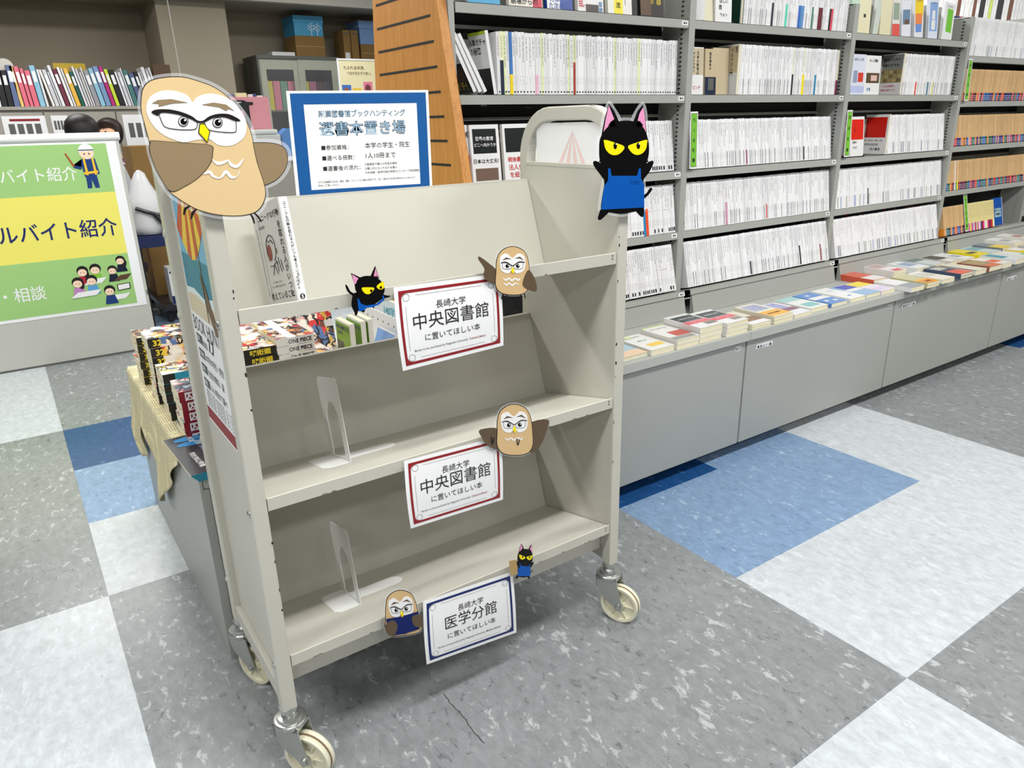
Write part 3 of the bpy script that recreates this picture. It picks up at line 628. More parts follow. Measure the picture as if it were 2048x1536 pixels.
        if kind == 'pointing': c.stroke('chest_mark', [Tm([(-.48, .66), (-.33, .78), (-.18, .68), (0, .8), (.17, .68), (.34, .78)])], [.001, .003, .0024, .003, .0024, .001], M_C['white'], 4)
        if kind == 'spread': c.stroke('toe_mark', [Tm([(-1.2, .3), (-1.15, .7), (-1.05, .35)]), Tm([(.1, .45), (.15, .8), (.25, .5)])], .0022, M_C['line'], 5)
small_owl(1024, 541, 37, 0, 1.186, 'small paper owl pointing a wing up, on the top shelf sign', 'pointing')
small_owl(1028, 859, 39, -2, 1.186, 'small paper owl with both wings spread, on the middle shelf sign', 'spread')
small_owl(803, 1227, 36, -8, 1.186, 'small paper owl reading a navy book, on the lowest shelf lip', 'reading')
CAT = dict(
    head=[(965, 560), (972, 480), (1010, 410), (1070, 360), (1140, 343), (1210, 345), (1275, 372), (1315, 430), (1337, 520), (1334, 610), (1305, 690), (1270, 745), (1160, 770), (1040, 755), (995, 705), (970, 640)],
    trunk=[(1020, 720), (1290, 720), (1296, 800), (1300, 960), (1296, 1010), (1240, 1022), (1140, 1040), (1060, 1032), (985, 1010), (985, 940), (1005, 820)],
    arm=[[(1015, 790), (960, 730), (925, 680), (920, 650), (945, 645), (1000, 680), (1040, 720)], [(1280, 790), (1330, 740), (1368, 670), (1366, 642), (1330, 655), (1285, 700), (1265, 730)]],
    leg=[[(985, 1000), (962, 1050), (958, 1080), (975, 1086), (1005, 1062), (1040, 1020)], [(1240, 1010), (1262, 1045), (1285, 1064), (1300, 1052), (1298, 1000)]],
    tail=[(1290, 935), (1330, 905), (1362, 862), (1360, 846), (1345, 850), (1322, 885), (1290, 905)],
    ear=[[(985, 450), (1010, 320), (1040, 215), (1080, 270), (1118, 352), (1050, 395)], [(1222, 352), (1255, 270), (1295, 222), (1312, 300), (1322, 440), (1280, 395)]],
    inner=[[(996, 440), (1015, 330), (1038, 228), (1062, 290), (1078, 330), (1050, 352), (1045, 372), (1028, 392)], [(1252, 352), (1268, 290), (1296, 240), (1308, 310), (1316, 430), (1290, 385), (1288, 365), (1262, 350)]],
    apron=[(1030, 698), (1046, 700), (1056, 755), (1246, 755), (1262, 698), (1274, 700), (1276, 775), (1300, 822), (1301, 992), (978, 1008), (990, 900), (1003, 830), (1030, 790)],
    eye=[[(1003, 486), (1078, 506), (1150, 536), (1130, 578), (1088, 600), (1045, 592), (1012, 556), (1001, 515)], [(1318, 486), (1240, 508), (1180, 533), (1202, 576), (1238, 598), (1280, 590), (1312, 555), (1320, 515)]],
    pupil=[(1082, 531), (1255, 530)])
def cat_cut(fn, Y, label, s_, small=False, extra=None):
    T_ = lambda L: [fn(x, y) for x, y in L]
    c = Cut('cat_cutout', label, 'cutout', Y, fn(1150, 1000), 'laminated animal cut-outs on the truck')
    if not small: c.film([T_(CAT['head'] + []), T_(CAT['trunk'])] + [T_(e) for e in CAT['ear']], 6)
    for e in CAT['ear']: c.sheet('ear', T_(e), M_C['black'], 0, False)
    for e in CAT['inner']: c.sheet('ear_lining', T_(e), M_C['pink'], 2, False)
    c.sheet('tail', T_(CAT['tail']), M_C['black'], 0)
    for e in CAT['leg']: c.sheet('leg', T_(e), M_C['black'], 1)
    c.sheet('trunk', T_(CAT['trunk']), M_C['black'], 2); c.sheet('head', T_(CAT['head']), M_C['black'], 3)
    for e in CAT['arm']: c.sheet('arm', T_(e), M_C['black'], 4)
    if not small:
        for x0, dr in ((1040, 1), (1285, -1)):
            for k in range(3): c.sheet('ear_tuft', T_([(x0 + dr * k * 14, 395 - k * 6), (x0 - dr * (6 - 8 * k), 372 - k * 12), (x0 + dr * (20 + k * 14), 352 - k * 6), (x0 + dr * (36 + k * 14), 385)]), M_C['black'], 5, False)
        for (x, y, dr) in ((972, 640, -1), (980, 655, -1), (1322, 640, 1), (1312, 655, 1)): c.sheet('whisker_tuft', T_([(x, y - 8), (x + dr * 14, y + 14), (x - dr * 14, y + 10)]), M_C['black'], 5, False)
    c.sheet('apron', T_(CAT['apron']), M_C['apron'], 6, False)
    if not small: c.stroke('pocket_line', [T_([(1198, 798), (1258, 798), (1258, 814), (1198, 814), (1198, 798)])], .0004, M_C['navy'], 8, False)
    for e in CAT['eye']: c.sheet('eye', T_(e), M_C['yellow'], 6)
    for (x, y) in CAT['pupil']:
        c.sheet('pupil', T_(arc(x, y, 13 if not small else 15, 24, n=10)), M_C['black'], 8, False)
        if not small: c.sheet('glint', T_(arc(x + 5, y - 14, 5, 6, n=6)), M_C['white'], 10, False)
    if extra: extra(c)
cat_cut(lambda x, y: (940 + x / 3.746, 150 + y / 3.746), 1.185, 'large laminated black cat in blue apron on the truck end frame post', 1)
def rotfn(cx, cy, s_, a):
    ca, sa = math.cos(R_(a)), math.sin(R_(a))
    return lambda x, y: (cx + s_ * ((x - 1150) * ca - (y - 640) * sa), cy + s_ * ((x - 1150) * sa + (y - 640) * ca))
def leaping_cat():
    F = lambda L: [(640 + x / 3.413, 480 + y / 3.413) for x, y in L]
    c = Cut('cat_cutout', 'small paper black cat leaping over the lip of the top shelf', 'cutout', 1.186, (735, 600), 'laminated animal cut-outs on the truck')
    c.sheet('tail', F([(172, 308), (186, 350), (218, 378), (240, 392), (232, 368), (206, 348), (190, 318), (180, 306)]), M_C['black'], 0)
    c.sheet('ear', F([(210, 224), (285, 260), (240, 325)]), M_C['black'], 0, False); c.sheet('ear', F([(376, 176), (336, 264), (404, 260)]), M_C['black'], 0, False)
    c.sheet('ear_lining', F([(218, 234), (262, 262), (252, 290), (232, 305)]), M_C['pink'], 2, False); c.sheet('ear_lining', F([(377, 192), (366, 246), (398, 252)]), M_C['pink'], 2, False)
    c.sheet('trunk', F([(240, 360), (218, 400), (215, 450), (232, 490), (243, 518), (256, 500), (262, 482), (300, 492), (312, 460), (350, 452), (366, 468), (374, 440), (420, 405), (470, 390), (478, 380), (440, 374), (380, 340)]), M_C['black'], 1)
    c.sheet('head', F([(243, 300), (262, 262), (310, 244), (370, 250), (412, 276), (436, 318), (438, 352), (415, 388), (368, 415), (312, 405), (262, 372), (238, 335)]), M_C['black'], 3)
    c.sheet('apron', F([(252, 398), (262, 400), (276, 432), (312, 446), (380, 436), (424, 402), (424, 378), (434, 378), (436, 408), (400, 440), (350, 458), (318, 462), (298, 478), (262, 486), (256, 440)]), M_C['apron'], 5, False)
    c.sheet('eye', F([(282, 326), (325, 322), (366, 326), (352, 354), (325, 369), (298, 358)]), M_C['yellow'], 6); c.sheet('eye', F([(385, 312), (424, 284), (436, 306), (430, 328), (410, 337), (392, 330)]), M_C['yellow'], 6)
    for (x, y) in ((346, 345), (411, 322)): c.sheet('pupil', F(arc(x, y, 8, 10, n=8)), M_C['black'], 8, False)
    c.stroke('ear_tuft', [F([(262, 300), (282, 262)]), F([(272, 282), (296, 258)]), F([(376, 256), (386, 240)])], .0012, M_C['black'], 5)
leaping_cat()
def carry(c): c.sheet('box_carried', [(1016, 1121), (1031, 1118), (1034, 1147), (1020, 1150)], M_C['card'], 10, False)
cat_cut(rotfn(1049, 1122, .082, 4), 1.186, 'tiny paper black cat holding a brown box on the lowest shelf sign', 1, True, carry)
# ---------------------------------------------------------------- posters on the truck end panels
def end_poster(x, sgn, label):
    t = thing('event_poster', label, 'poster', (x, 1.4, .72), 'beach posters on the truck ends')
    y1, y0 = 1.505, 1.2285; z0, z1 = .69, 1.245      # y1 far edge, y0 near edge
    def P(u, v, l=0): return Vector((x + sgn * l, y1 + (y0 - y1) * u, z1 + (z0 - z1) * v))
    def q(mb, pts, l, mi=0): mb.mesh_([P(a, b_, l) for a, b_ in pts], [tuple(range(len(pts)))], mi)
    rect = lambda u0, u1, v0, v1: [(u0, v0), (u0, v1), (u1, v1), (u1, v0)]
    cm = [M_PAPER, mat('poster_sky', (110, 176, 216), .4), mat('poster_sea', (18, 122, 152), .4), mat('poster_sand', (214, 200, 172), .4), mat('poster_red_stripe', (196, 52, 38), .4), mat('poster_yellow_stripe', (240, 200, 70), .4), mat('poster_brown', (96, 62, 34), .4), mat('poster_label', (28, 40, 52), .4), M_RED, M_INK, mat('poster_foam', (220, 232, 236), .4)]
    b = MB(); q(b, rect(0, 1, 0, 1), .0004); q(b, rect(0, 1, 0, 1), 0); b.build('poster_sheet', cm[0], t)
    b = MB(); q(b, rect(0.02, .98, .015, .38), .0006, 1); q(b, rect(.02, .98, .38, .51), .0006, 2); q(b, rect(.02, .98, .51, .585), .0006, 3)
    q(b, [(.02, .50), (.25, .49), (.5, .505), (.8, .485), (.98, .50), (.98, .52), (.6, .525), (.3, .51), (.02, .52)], .0008, 10); b.build('beach_picture', cm, t)
    b = MB(); A = (.55, .06)
    for k in range(8):
        a0, a1 = R_(200 - k * 28), R_(200 - (k + 1) * 28)
        b.mesh_([P(.5, .07, .0011), P(.03 + .11 * k, .30 + .09 * math.sin(k * .5), .0011), P(.03 + .11 * (k + 1), .30 + .09 * math.sin((k + 1) * .5), .0011)], [(0, 1, 2)], 4 + k % 2)
    b.mesh_([P(.56, .09, .0013), P(.545, .58, .0013), P(.56, .58, .0013), P(.575, .09, .0013)], [(0, 1, 2, 3)], 6)
    b.mesh_([P(.5, .42, .0013), P(.6, .45, .0013), P(.8, .6, .0013), P(.7, .61, .0013), P(.55, .52, .0013)], [(0, 1, 2, 3, 4)], 6)
    b.build('parasol_picture', cm, t)
    ey_, ex_ = Vector((0, 0, 1)), Vector((0, -1 if sgn < 0 else 1, 0))
    def T(st, u, v, size, mi, bold=0, width=None):
        p = P(u, v, .0012); text(b2, st, p, ex_, ey_, size, mi, 'L', bold, width)
    b2 = MB(); T('BOOK HUNTING', .05, .648, .042, 9, -.01, .255)
    T('2025.', .24, .695, .017, 9, .01); T('7.7', .40, .695, .037, 9, .02)
    for v, s_ in ((.745, '本学の学生・院生'), (.80, '生協文教店、医'), (.855, '1人10冊まで選べ')): T(s_, .26, v, .0165, 9, .006)
    for k in range(5): T('事前申込不要・途中参加可能・詳しくは図書館まで', .08, .878 + k * .0135, .0056, 9, 0, .24)
    for v, s_ in ((.685, '日時'), (.74, '対象者'), (.795, '会場'), (.85, '冊数')): b2.mesh_([P(.06, v - .024, .0006), P(.06, v + .01, .0006), P(.23, v + .01, .0006), P(.23, v - .024, .0006)], [(0, 1, 2, 3)], 7)
    b2.build('lettering', cm, t)
    b3 = MB()
    for v, s_ in ((.685, '日時'), (.74, '対象者'), (.795, '会場'), (.85, '冊数')): text(b3, s_, P(.08, v, .0012), ex_, ey_, .0125, 0, 'L', .01)
    b3.build('white_lettering', M_PAPER, t)
    b = MB(); q(b, rect(0, 1, .945, .992), .0006); b.build('red_band', M_RED, t)
    b = MB()      # print showing faintly through the thin sheet
    for k in range(4): b.mesh_([P(.5, .03, -.0004), P(.06 + .24 * k, .34, -.0004), P(.18 + .24 * k, .34, -.0004)], [(0, 1, 2)])
    b.build('show_through_print', mat('show_through_pink', (238, 208, 204), .5), t)
    b = MB(); q(b, rect(.02, .98, .36, .5), -.0004); b.build('show_through_sea', mat('show_through_blue', (214, 226, 232), .5), t)
end_poster(CX0 + .0148, -1, 'beach parasol event poster on the truck end panel beside the manga table')
end_poster(CX1 - .0210, 1, 'beach parasol event poster on the truck end panel beside the bookcase')
# ================================================================ BOOKS: shared mesh, printed spines
WH = (.80, .80, .82, 1); CREAM = (.78, .72, .56, 1)
def C_(r, g, b): return sr(r, g, b)
def add_book(mb, t, d, h, spine=WH, side=None, band=None, bandh=.055, logo=None, seed=0, length=.5, dark=1.0, topcol=None, mx=None, stripe=None):
    """closed book, spine at y=0 facing -Y, x 0..t, z 0..h"""
    side = side or spine; X = mx or Matrix.Identity(4); c = min(.0012, t * .14)
    prof = [(0, d), (0, c), (c, 0), (t - c, 0), (t, c), (t, d)]
    zs = [0, bandh, h] if band else [0, h]; inset = .0012
    def F(p, col, uv=None, prm=None): mb.face([X @ Vector(q) for q in p], 0, col, uv, prm)
    for a in range(2 if band else 1):
        z0, z1 = zs[a], zs[a + 1]; bc = band if (band and a == 0) else None
        for k in range(5):
            (xa, ya), (xb, yb) = prof[k], prof[k + 1]
            col = bc or (spine if k in (1, 2, 3) else side)
            p = [(xa, ya, z0), (xb, yb, z0), (xb, yb, z1), (xa, ya, z1)]
            if k == 2:
                sc = .178 / h; u0, u1 = xa - t / 2, xb - t / 2
                F(p, col, [(u0, z0 * sc), (u1, z0 * sc), (u1, z1 * sc), (u0, z1 * sc)], (seed, length, dark, 1))
            else: F(p, col)
    F([(0, c, h), (c, 0, h), (t - c, 0, h), (t, c, h), (t, d, h), (0, d, h)], topcol or CREAM)
    F([(0, d, 0), (t, d, 0), (t, c, 0), (t - c, 0, 0), (c, 0, 0), (0, c, 0)], CREAM)
    F([(0, d, 0), (0, d, h), (t, d, h), (t, d, 0)], CREAM)
    blk = (.02, .02, .022, 1)
    if logo == 'dot':
        r = min(.0032, t * .36); F([(t / 2 + r * math.cos(a), -.0003, .0085 + r * math.sin(a)) for a in [k * math.pi / 4 for k in range(8)]], blk)
    if logo == 'block': F([(t / 2 - t * .3, -.0003, .006), (t / 2 + t * .3, -.0003, .006), (t / 2 + t * .3, -.0003, .020), (t / 2 - t * .3, -.0003, .020)], blk)
    if logo and logo[0] == 'lines':
        F([(0, -.0003, .088), (t, -.0003, .088), (t, -.0003, .0892), (0, -.0003, .0892)], logo[1])
    if logo and logo[0] == 'half':
        F([(t * logo[2], -.0003, .004), (t * logo[3], -.0003, .004), (t * logo[3], -.0003, logo[4]), (t * logo[2], -.0003, logo[4])], logo[1])
    if logo and logo[0] == 'grid':      # dotted price band on the pocket series
        for r_ in range(3):
            for q_ in range(2):
                x, z = t * (.3 + .4 * q_), .006 + r_ * .009
                F([(x - .0012, -.0003, z), (x + .0012, -.0003, z), (x + .0012, -.0003, z + .004), (x - .0012, -.0003, z + .004)], (.8, .8, .8, 1))
def book_mesh(name, **kw):
    b = MB(); add_book(b, **kw); return b.mesh(name, [M_BOOK])
def tilt_mx(x, y, z, tilt, yaw=0, lean=0): return Matrix.Translation((x, y, z)) @ Matrix.Rotation(R_(yaw), 4, 'Z') @ Matrix.Rotation(-R_(tilt), 4, 'X') @ Matrix.Rotation(R_(lean), 4, 'Y')
def put(me, name, mx, label, group=None, cat='book'):
    o = bpy.data.objects.new(name, me); S.collection.objects.link(o); o.matrix_world = mx; tag(o, label, cat, group); return o
rb = random.Random(11)
SH = .182
def white_variants(kind, n=14, h=SH):
    out = []
    for k in range(n):
        desc = ''
        t = rb.choice((.0095, .0102, .011, .0118, .0125, .0135)); g = rb.uniform(.76, .90)
        lg = None; dk = 1.0
        if kind == 'dot': lg = 'dot'
        if kind == 'block':
            lg = 'block' if k % 3 else ('lines', C_(150, 120, 130)); desc = '' if k % 3 else 'with ruled line'
        if kind == 'fine':
            dk = .9; r = rb.random()
            if r < .16: lg = ('half', C_(50, 50, 60), .1, .3, .06); desc = 'with thin dark streak'
            elif r < .26: lg = ('half', C_(190, 90, 110), .2, .8, .012); desc = 'with small pink mark'
        if kind == 'faint':
            dk = .65
            if rb.random() < .4: lg = ('half', C_(*rb.choice([(210, 140, 130), (130, 150, 200), (150, 160, 150), (120, 120, 140)])), .25, .75, .055)
        sp = (g, g, g * 1.015, 1)
        if kind == 'dot' and k % 5 == 0: sp = C_(232, 238, 190); desc = 'with lime-tinted spine'
        elif kind == 'dot' and t > .012: desc = 'with broad spine'
        elif kind == 'dot' and t < .0105: desc = 'with thin spine'
        kw = dict(t=t, d=.105, h=h + rb.uniform(-.0015, .0015), spine=sp, logo=lg, seed=rb.random(), length=rb.uniform(.1, 1), dark=dk)
        out.append((t, book_mesh('paperback', **kw), kw, desc))
    return out
V_DOT, V_BLOCK, V_FINE, V_FAINT = (white_variants(k) for k in ('dot', 'block', 'fine', 'faint'))
mass = MB(); N_IND = [0]
def fill_row(x0, x1, z, y, tilt, variants, label, group, individual=300, special=None, name='paperback', h_scale=1.0):
    """special: list of (x, kwargs, label) - a named book replaces the plain one at that x"""
    x = x0; sp = sorted(special or [], key=lambda q: q[0]); k = 0; made = 0
    while x < x1 - .008:
        if sp and x >= sp[0][0]:
            _, kw, lb = sp.pop(0); t = kw['t']
            put(book_mesh(name, **kw), name, tilt_mx(x + .0003, y, z, tilt), lb)
        else:
            t, me, kw, desc = variants[rb.randrange(len(variants))]
            if x + t > x1: break
            dy = rb.choice((0, 0, 0, .001, -.001, .002)); mx = tilt_mx(x + .0003, y + dy, z, tilt)
            if x < individual:
                put(me, name, mx, label.replace('paperback', 'paperback ' + desc, 1) if desc else label, (group + ', ' + desc) if desc else group); N_IND[0] += 1
            else: add_book(mass, mx=mx, **kw)
        x += t + .0004
# ---------------------------------------------------------------- bookcase
UPX = [1.185, 2.183, 3.19, 4.197, 5.204]
ROWS = [1.58, 1.33, 1.06, .83, .605]
def bookcase():
    t = thing('bookcase', 'long double-sided grey steel bookcase with slotted uprights and five shelf levels', 'bookcase', (3.2, 2.155, .505))
    for k, ux in enumerate(UPX):
        b = MB(); w = .0095 if k == 0 else .015
        zt = 1.69 if k < 4 else 1.64
        b.box(ux - .0012, ux + .0012, 2.03, 2.28, .5055, zt)
        b.box(ux - w, ux + w, 2.018, 2.030, .5055, zt); b.box(ux - w, ux + w, 2.28, 2.292, .5055, zt)
        b.box(ux - w, ux - w + .0015, 2.030, 2.055, .5055, zt); b.box(ux + w - .0015, ux + w, 2.030, 2.055, .5055, zt)
        b.box(ux - w, ux + w, 2.03, 2.28, zt - .004, zt)
        b.box(ux - w + .0025, ux + w - .0025, 2.055, 2.275, .5055, zt - .004)
        u = b.build('upright', M_GREY, t)
        if k in (0, 4): continue
        s_ = MB(); z = .62
        while z < zt - .02:
            for yy in (2.048, 2.255): s_.box(ux - .0158, ux - .0152, yy, yy + .011, z, z + .0048)
            z += .0152
        s_.build('slot_row', M_BLACK, t, kind='stuff')
    for bay in range(4):
        xa, xb = UPX[bay] + .016, UPX[bay + 1] - .016
        rows = ROWS if bay < 3 else [1.515, 1.30, 1.075, .845, .607]
        for r, z in enumerate(rows):
            tl = (0, 0, 8, 8, 13)[r]; yf = 2.021 if r < 4 else 1.967; b = MB()
            mx = Matrix.Translation((0, yf, z)) @ Matrix.Rotation(-R_(tl), 4, 'X')
            dp = .125 if r < 4 else .17
            b.box(xa, xb, 0, dp, -.0015, 0, mx=mx); b.box(xa, xb, 0, .0015, -.027 if r < 4 else -.02, 0, mx=mx); b.box(xa, xb, 0, .012, -.0285 if r < 4 else -.021, -.027 if r < 4 else -.02, mx=mx)
            b.build('shelf', M_GREY, t)
            tg = MB(); tg.box(xb - .034, xb - .004, -.0006, 0, -.02, -.006, mx=mx); tgo = tg.build('shelf_tag', M_PAPER, t)
            q = MB(); q.box(xb - .027, xb - .018, -.0009, -.0006, -.016, -.010, mx=mx); q.box(xb - .015, xb - .010, -.0009, -.0006, -.016, -.010, mx=mx); q.build('tag_print', M_INK, t)
            if r < 4: bx('back_sheet', (xa, xb, 2.148, 2.152, z, z + .165), M_GREY, t)
            if r: bx('back_rail', (xa, xb, 2.14, 2.152, z + .195, z + .205), M_GREY, t)
        bx('gap_shade_sheet', (xa, xb, 2.153, 2.156, .51, 1.6), M_BLACK, t)  # black sheet stands in for the shade of the open gap above the backs
        b = MB(); b.prism([(1.951, .5062), (1.968, .583), (1.975, .586), (1.975, .5062)], lambda a, c, d: Vector((d, a, c)), xa + (.012 if bay else 0), xb - .0); b.build('lower_back_panel', M_GREY, t)
        # rear side, hidden behind the black sheet
        for z in (1.56, 1.31, 1.04, .8): bx('rear_shelf', (xa, xb, 2.16, 2.29, z - .028, z), M_GREY, t)
bookcase()
tl5 = 13
# books bay by bay -----------------------------------------------------------
g = 'white paperbacks on the second shelf beside the wooden end panel'
fill_row(1.362, 2.160, ROWS[1] + .0005, 2.052, 1.5, V_DOT, 'white paperback on second shelf beside the wooden end panel', g, special=[
    (1.40, dict(t=.011, d=.105, h=SH, spine=C_(60, 120, 190), band=C_(240, 214, 20), bandh=.06, seed=.3, dark=.5), 'blue paperback with yellow foot among white spines beside wooden panel'),
    (1.50, dict(t=.0105, d=.105, h=SH, spine=C_(230, 230, 230), band=C_(236, 190, 210), bandh=.06, seed=.35, dark=.9), 'white paperback with pale pink foot, second shelf beside wooden panel'),
    (1.655, dict(t=.009, d=.105, h=SH, spine=C_(222, 226, 170), band=C_(170, 60, 36), bandh=.10, seed=.4, dark=.9), 'paperback with rusty red lower spine, second shelf beside wooden panel'),
    (1.366, dict(t=.013, d=.105, h=SH, spine=C_(236, 240, 200), band=C_(20, 30, 60), bandh=.10, seed=.7, dark=.9), 'paperback with navy lower spine at the start of the second shelf')])
g = 'white paperbacks on the third shelf behind the cat cut-out'
fill_row(1.62, 2.158, ROWS[2] + .001, 2.042, 8, V_BLOCK, 'white paperback on third shelf behind the large black cat', g)
g = 'white paperbacks on the fourth shelf behind the cat cut-out'
fill_row(1.62, 2.158, ROWS[3] + .001, 2.020, 8, V_BLOCK, 'white paperback on fourth shelf beside the truck frame', g, special=[
    (1.985, dict(t=.012, d=.105, h=SH, spine=WH, band=C_(40, 130, 190), bandh=.1, seed=.2), 'white paperback with bright blue foot, fourth shelf near the truck'),
    (2.0, dict(t=.013, d=.105, h=SH, spine=WH, band=C_(240, 80, 20), bandh=.1, seed=.25), 'white paperback with bright orange foot, fourth shelf near the truck')])
g = 'white paperbacks on the lowest shelf beside the truck'
fill_row(1.60, 2.160, ROWS[4] + .001, 1.992, tl5, V_BLOCK, 'white paperback on lowest shelf beside the truck frame', g)
g2 = 'white paperbacks on the %s shelf of the middle bay'
def thin(c, lo=.1, hi=.5, zz=.07): return ('half', c, lo, hi, zz)
fill_row(2.497, 3.168, ROWS[1] + .0005, 2.052, 1.5, V_FINE, 'white paperback on second shelf of middle bay beside tan covers', g2 % 'second', 2.62, [
    (2.83, dict(t=.011, d=.105, h=SH, spine=C_(235, 233, 215), band=C_(34, 34, 34), bandh=.08, seed=.1, dark=.8), 'white paperback with black foot, second shelf of middle bay'),
    (2.905, dict(t=.014, d=.105, h=SH, spine=C_(235, 233, 215), band=C_(246, 226, 10), bandh=.08, seed=.15, dark=.8), 'white paperback with yellow foot, second shelf of middle bay'),
    (2.99, dict(t=.012, d=.105, h=SH, spine=WH, band=C_(40, 140, 178), bandh=.08, seed=.2, dark=.8), 'white paperback with teal blue foot, second shelf of middle bay'),
    (3.145, dict(t=.010, d=.105, h=SH, spine=C_(230, 226, 205), band=C_(120, 16, 66), bandh=.06, seed=.6, dark=.6), 'cream paperback with maroon foot ending the second shelf of middle bay')])
fill_row(2.245, 3.165, ROWS[2] + .001, 2.042, 8, V_FINE, 'white paperback on third shelf of middle bay beside green tag', g2 % 'third', 2.62, [
    (2.56, dict(t=.0105, d=.105, h=SH, spine=WH, logo=thin(C_(150, 20, 100), .2, .9, .06), seed=.4), 'white paperback with magenta streak on third shelf of middle bay'),
    (2.945, dict(t=.0105, d=.105, h=SH, spine=WH, logo=thin(C_(20, 20, 22), .1, .9, .06), seed=.45), 'white paperback with thick black streak on third shelf of middle bay')])
fill_row(2.203, 3.168, ROWS[3] + .001, 2.020, 8, V_FINE, 'white paperback on fourth shelf of the middle bay', g2 % 'fourth', 2.62, [
    (2.445, dict(t=.013, d=.105, h=SH, spine=C_(232, 228, 230), band=C_(206, 150, 176), bandh=.09, seed=.7), 'white paperback with dusty pink foot on fourth shelf of middle bay'),
    (2.70, dict(t=.011, d=.105, h=SH, spine=WH, logo=thin(C_(220, 80, 60), .15, .75, .065), seed=.72), 'white paperback with dotted red strip on fourth shelf of middle bay')])
fill_row(2.215, 3.170, ROWS[4] + .001, 1.992, tl5, V_FINE, 'white paperback on lowest shelf of the middle bay', g2 % 'lowest', 2.62, [
    (2.60, dict(t=.012, d=.105, h=SH, spine=WH, logo=thin(C_(40, 10, 40), .15, .8, .06), seed=.8), 'white paperback with dark plum streak on lowest shelf of middle bay'),
    (2.945, dict(t=.013, d=.105, h=SH, spine=WH, logo=thin(C_(14, 14, 16), .1, .8, .09), seed=.82), 'white paperback with black streak on lowest shelf of middle bay'),
    (3.10, dict(t=.012, d=.105, h=SH, spine=WH, logo=thin(C_(150, 20, 40), .2, .8, .08), seed=.83), 'white paperback with crimson streak on lowest shelf of middle bay')])
# top shelf of the middle bay: coloured feet
cols = [(2.652, (20, 26, 48), 'ink blue'), (2.735, (90, 216, 186), 'mint green'), (2.82, (44, 100, 196), 'royal blue'), (2.833, (76, 140, 190), 'steel blue'), (2.846, (110, 150, 214), 'pale blue'), (2.905, (70, 130, 110), 'bottle green'), (2.96, (110, 20, 44), 'wine red'), (2.973, (96, 16, 36), 'maroon'), (3.025, (16, 16, 18), 'black'), (3.038, (232, 70, 96), 'coral pink')]
fill_row(2.492, 3.168, ROWS[0] + .0005, 2.045, 0, V_FINE, 'white paperback on top shelf of middle bay beside green cover', g2 % 'top', 2.60, [(x, dict(t=.0125, d=.105, h=SH, spine=WH, band=C_(*c), bandh=.085, seed=x % 1, dark=.8), 'white paperback with %s foot on the top shelf of the middle bay' % n) for x, c, n in cols])
g3 = 'white paperbacks on the %s shelf of the third bay'
fill_row(3.677, 4.160, ROWS[1] + .0005, 2.052, 1.5, V_FINE, '', None, 0, [
    (3.80, dict(t=.013, d=.105, h=SH, spine=WH, band=C_(236, 90, 80), bandh=.06, seed=.1, dark=.9), 'white paperback with red foot, second shelf beside the wall-picture book'),
    (3.915, dict(t=.012, d=.105, h=SH, spine=WH, band=C_(16, 110, 150), bandh=.06, seed=.12, dark=.9), 'white paperback with petrol blue foot on second shelf of third bay'),
    (3.955, dict(t=.011, d=.105, h=SH, spine=WH, band=C_(226, 226, 130), bandh=.06, seed=.14, dark=.9), 'white paperback with pale yellow foot on second shelf of third bay')])
fill_row(3.602, 4.165, ROWS[2] + .001, 2.042, 8, V_FAINT, '', None, 0)
fill_row(3.215, 4.172, ROWS[3] + .001, 2.020, 8, V_FAINT, '', None, 0, [
    (3.475, dict(t=.011, d=.105, h=SH, spine=WH, logo=thin(C_(20, 20, 22), .1, .8, .08), seed=.5), 'white paperback with black streak on fourth shelf of third bay')])
fill_row(3.222, 4.176, ROWS[4] + .001, 1.992, tl5, V_FAINT, '', None, 0)
fill_row(4.215, 5.18, 1.5155, 2.045, 0, V_FAINT, '', None, 0)
mo = mass.build('paperback_rows', M_BOOK, kind='stuff')
mo['label'] = 'remaining rows of thin white paperbacks filling the far shelves of the grey bookcase'; mo['category'] = 'books'
# coloured top edges peeping over the lowest white row of the third bay
for zz, yy, xa, xb, tlv in ((ROWS[4] + .180, 2.075, 3.23, 4.16, 13), (1.5155 + .183, 2.09, 4.22, 5.17, 0)):
    x = xa
    while x < xb:
        t = rb.choice((.02, .024, .028)); cn, c = rb.choice([('red', (200, 40, 60)), ('blue', (20, 70, 150)), ('navy', (30, 60, 110)), ('green', (20, 90, 70)), ('violet', (60, 50, 120)), ('pink', (222, 150, 160)), ('black', (30, 30, 40))]); c = C_(*c)
        put(book_mesh('second_row_book', t=t, d=.055, h=.012 if 0 else .150, spine=c, topcol=tuple(v * .9 for v in c[:3]) + (1,), seed=rb.random(), dark=0), 'second_row_book', tilt_mx(x, yy + .033, zz - .140, tlv),
            '%s book top peeping over %s' % (cn, 'the lowest white row of the third bay' if tlv else 'the top white row of the far bay'), '%s back row books over ' % cn + ('the lowest shelf' if tlv else 'the far top shelf'))
        x += t + .001
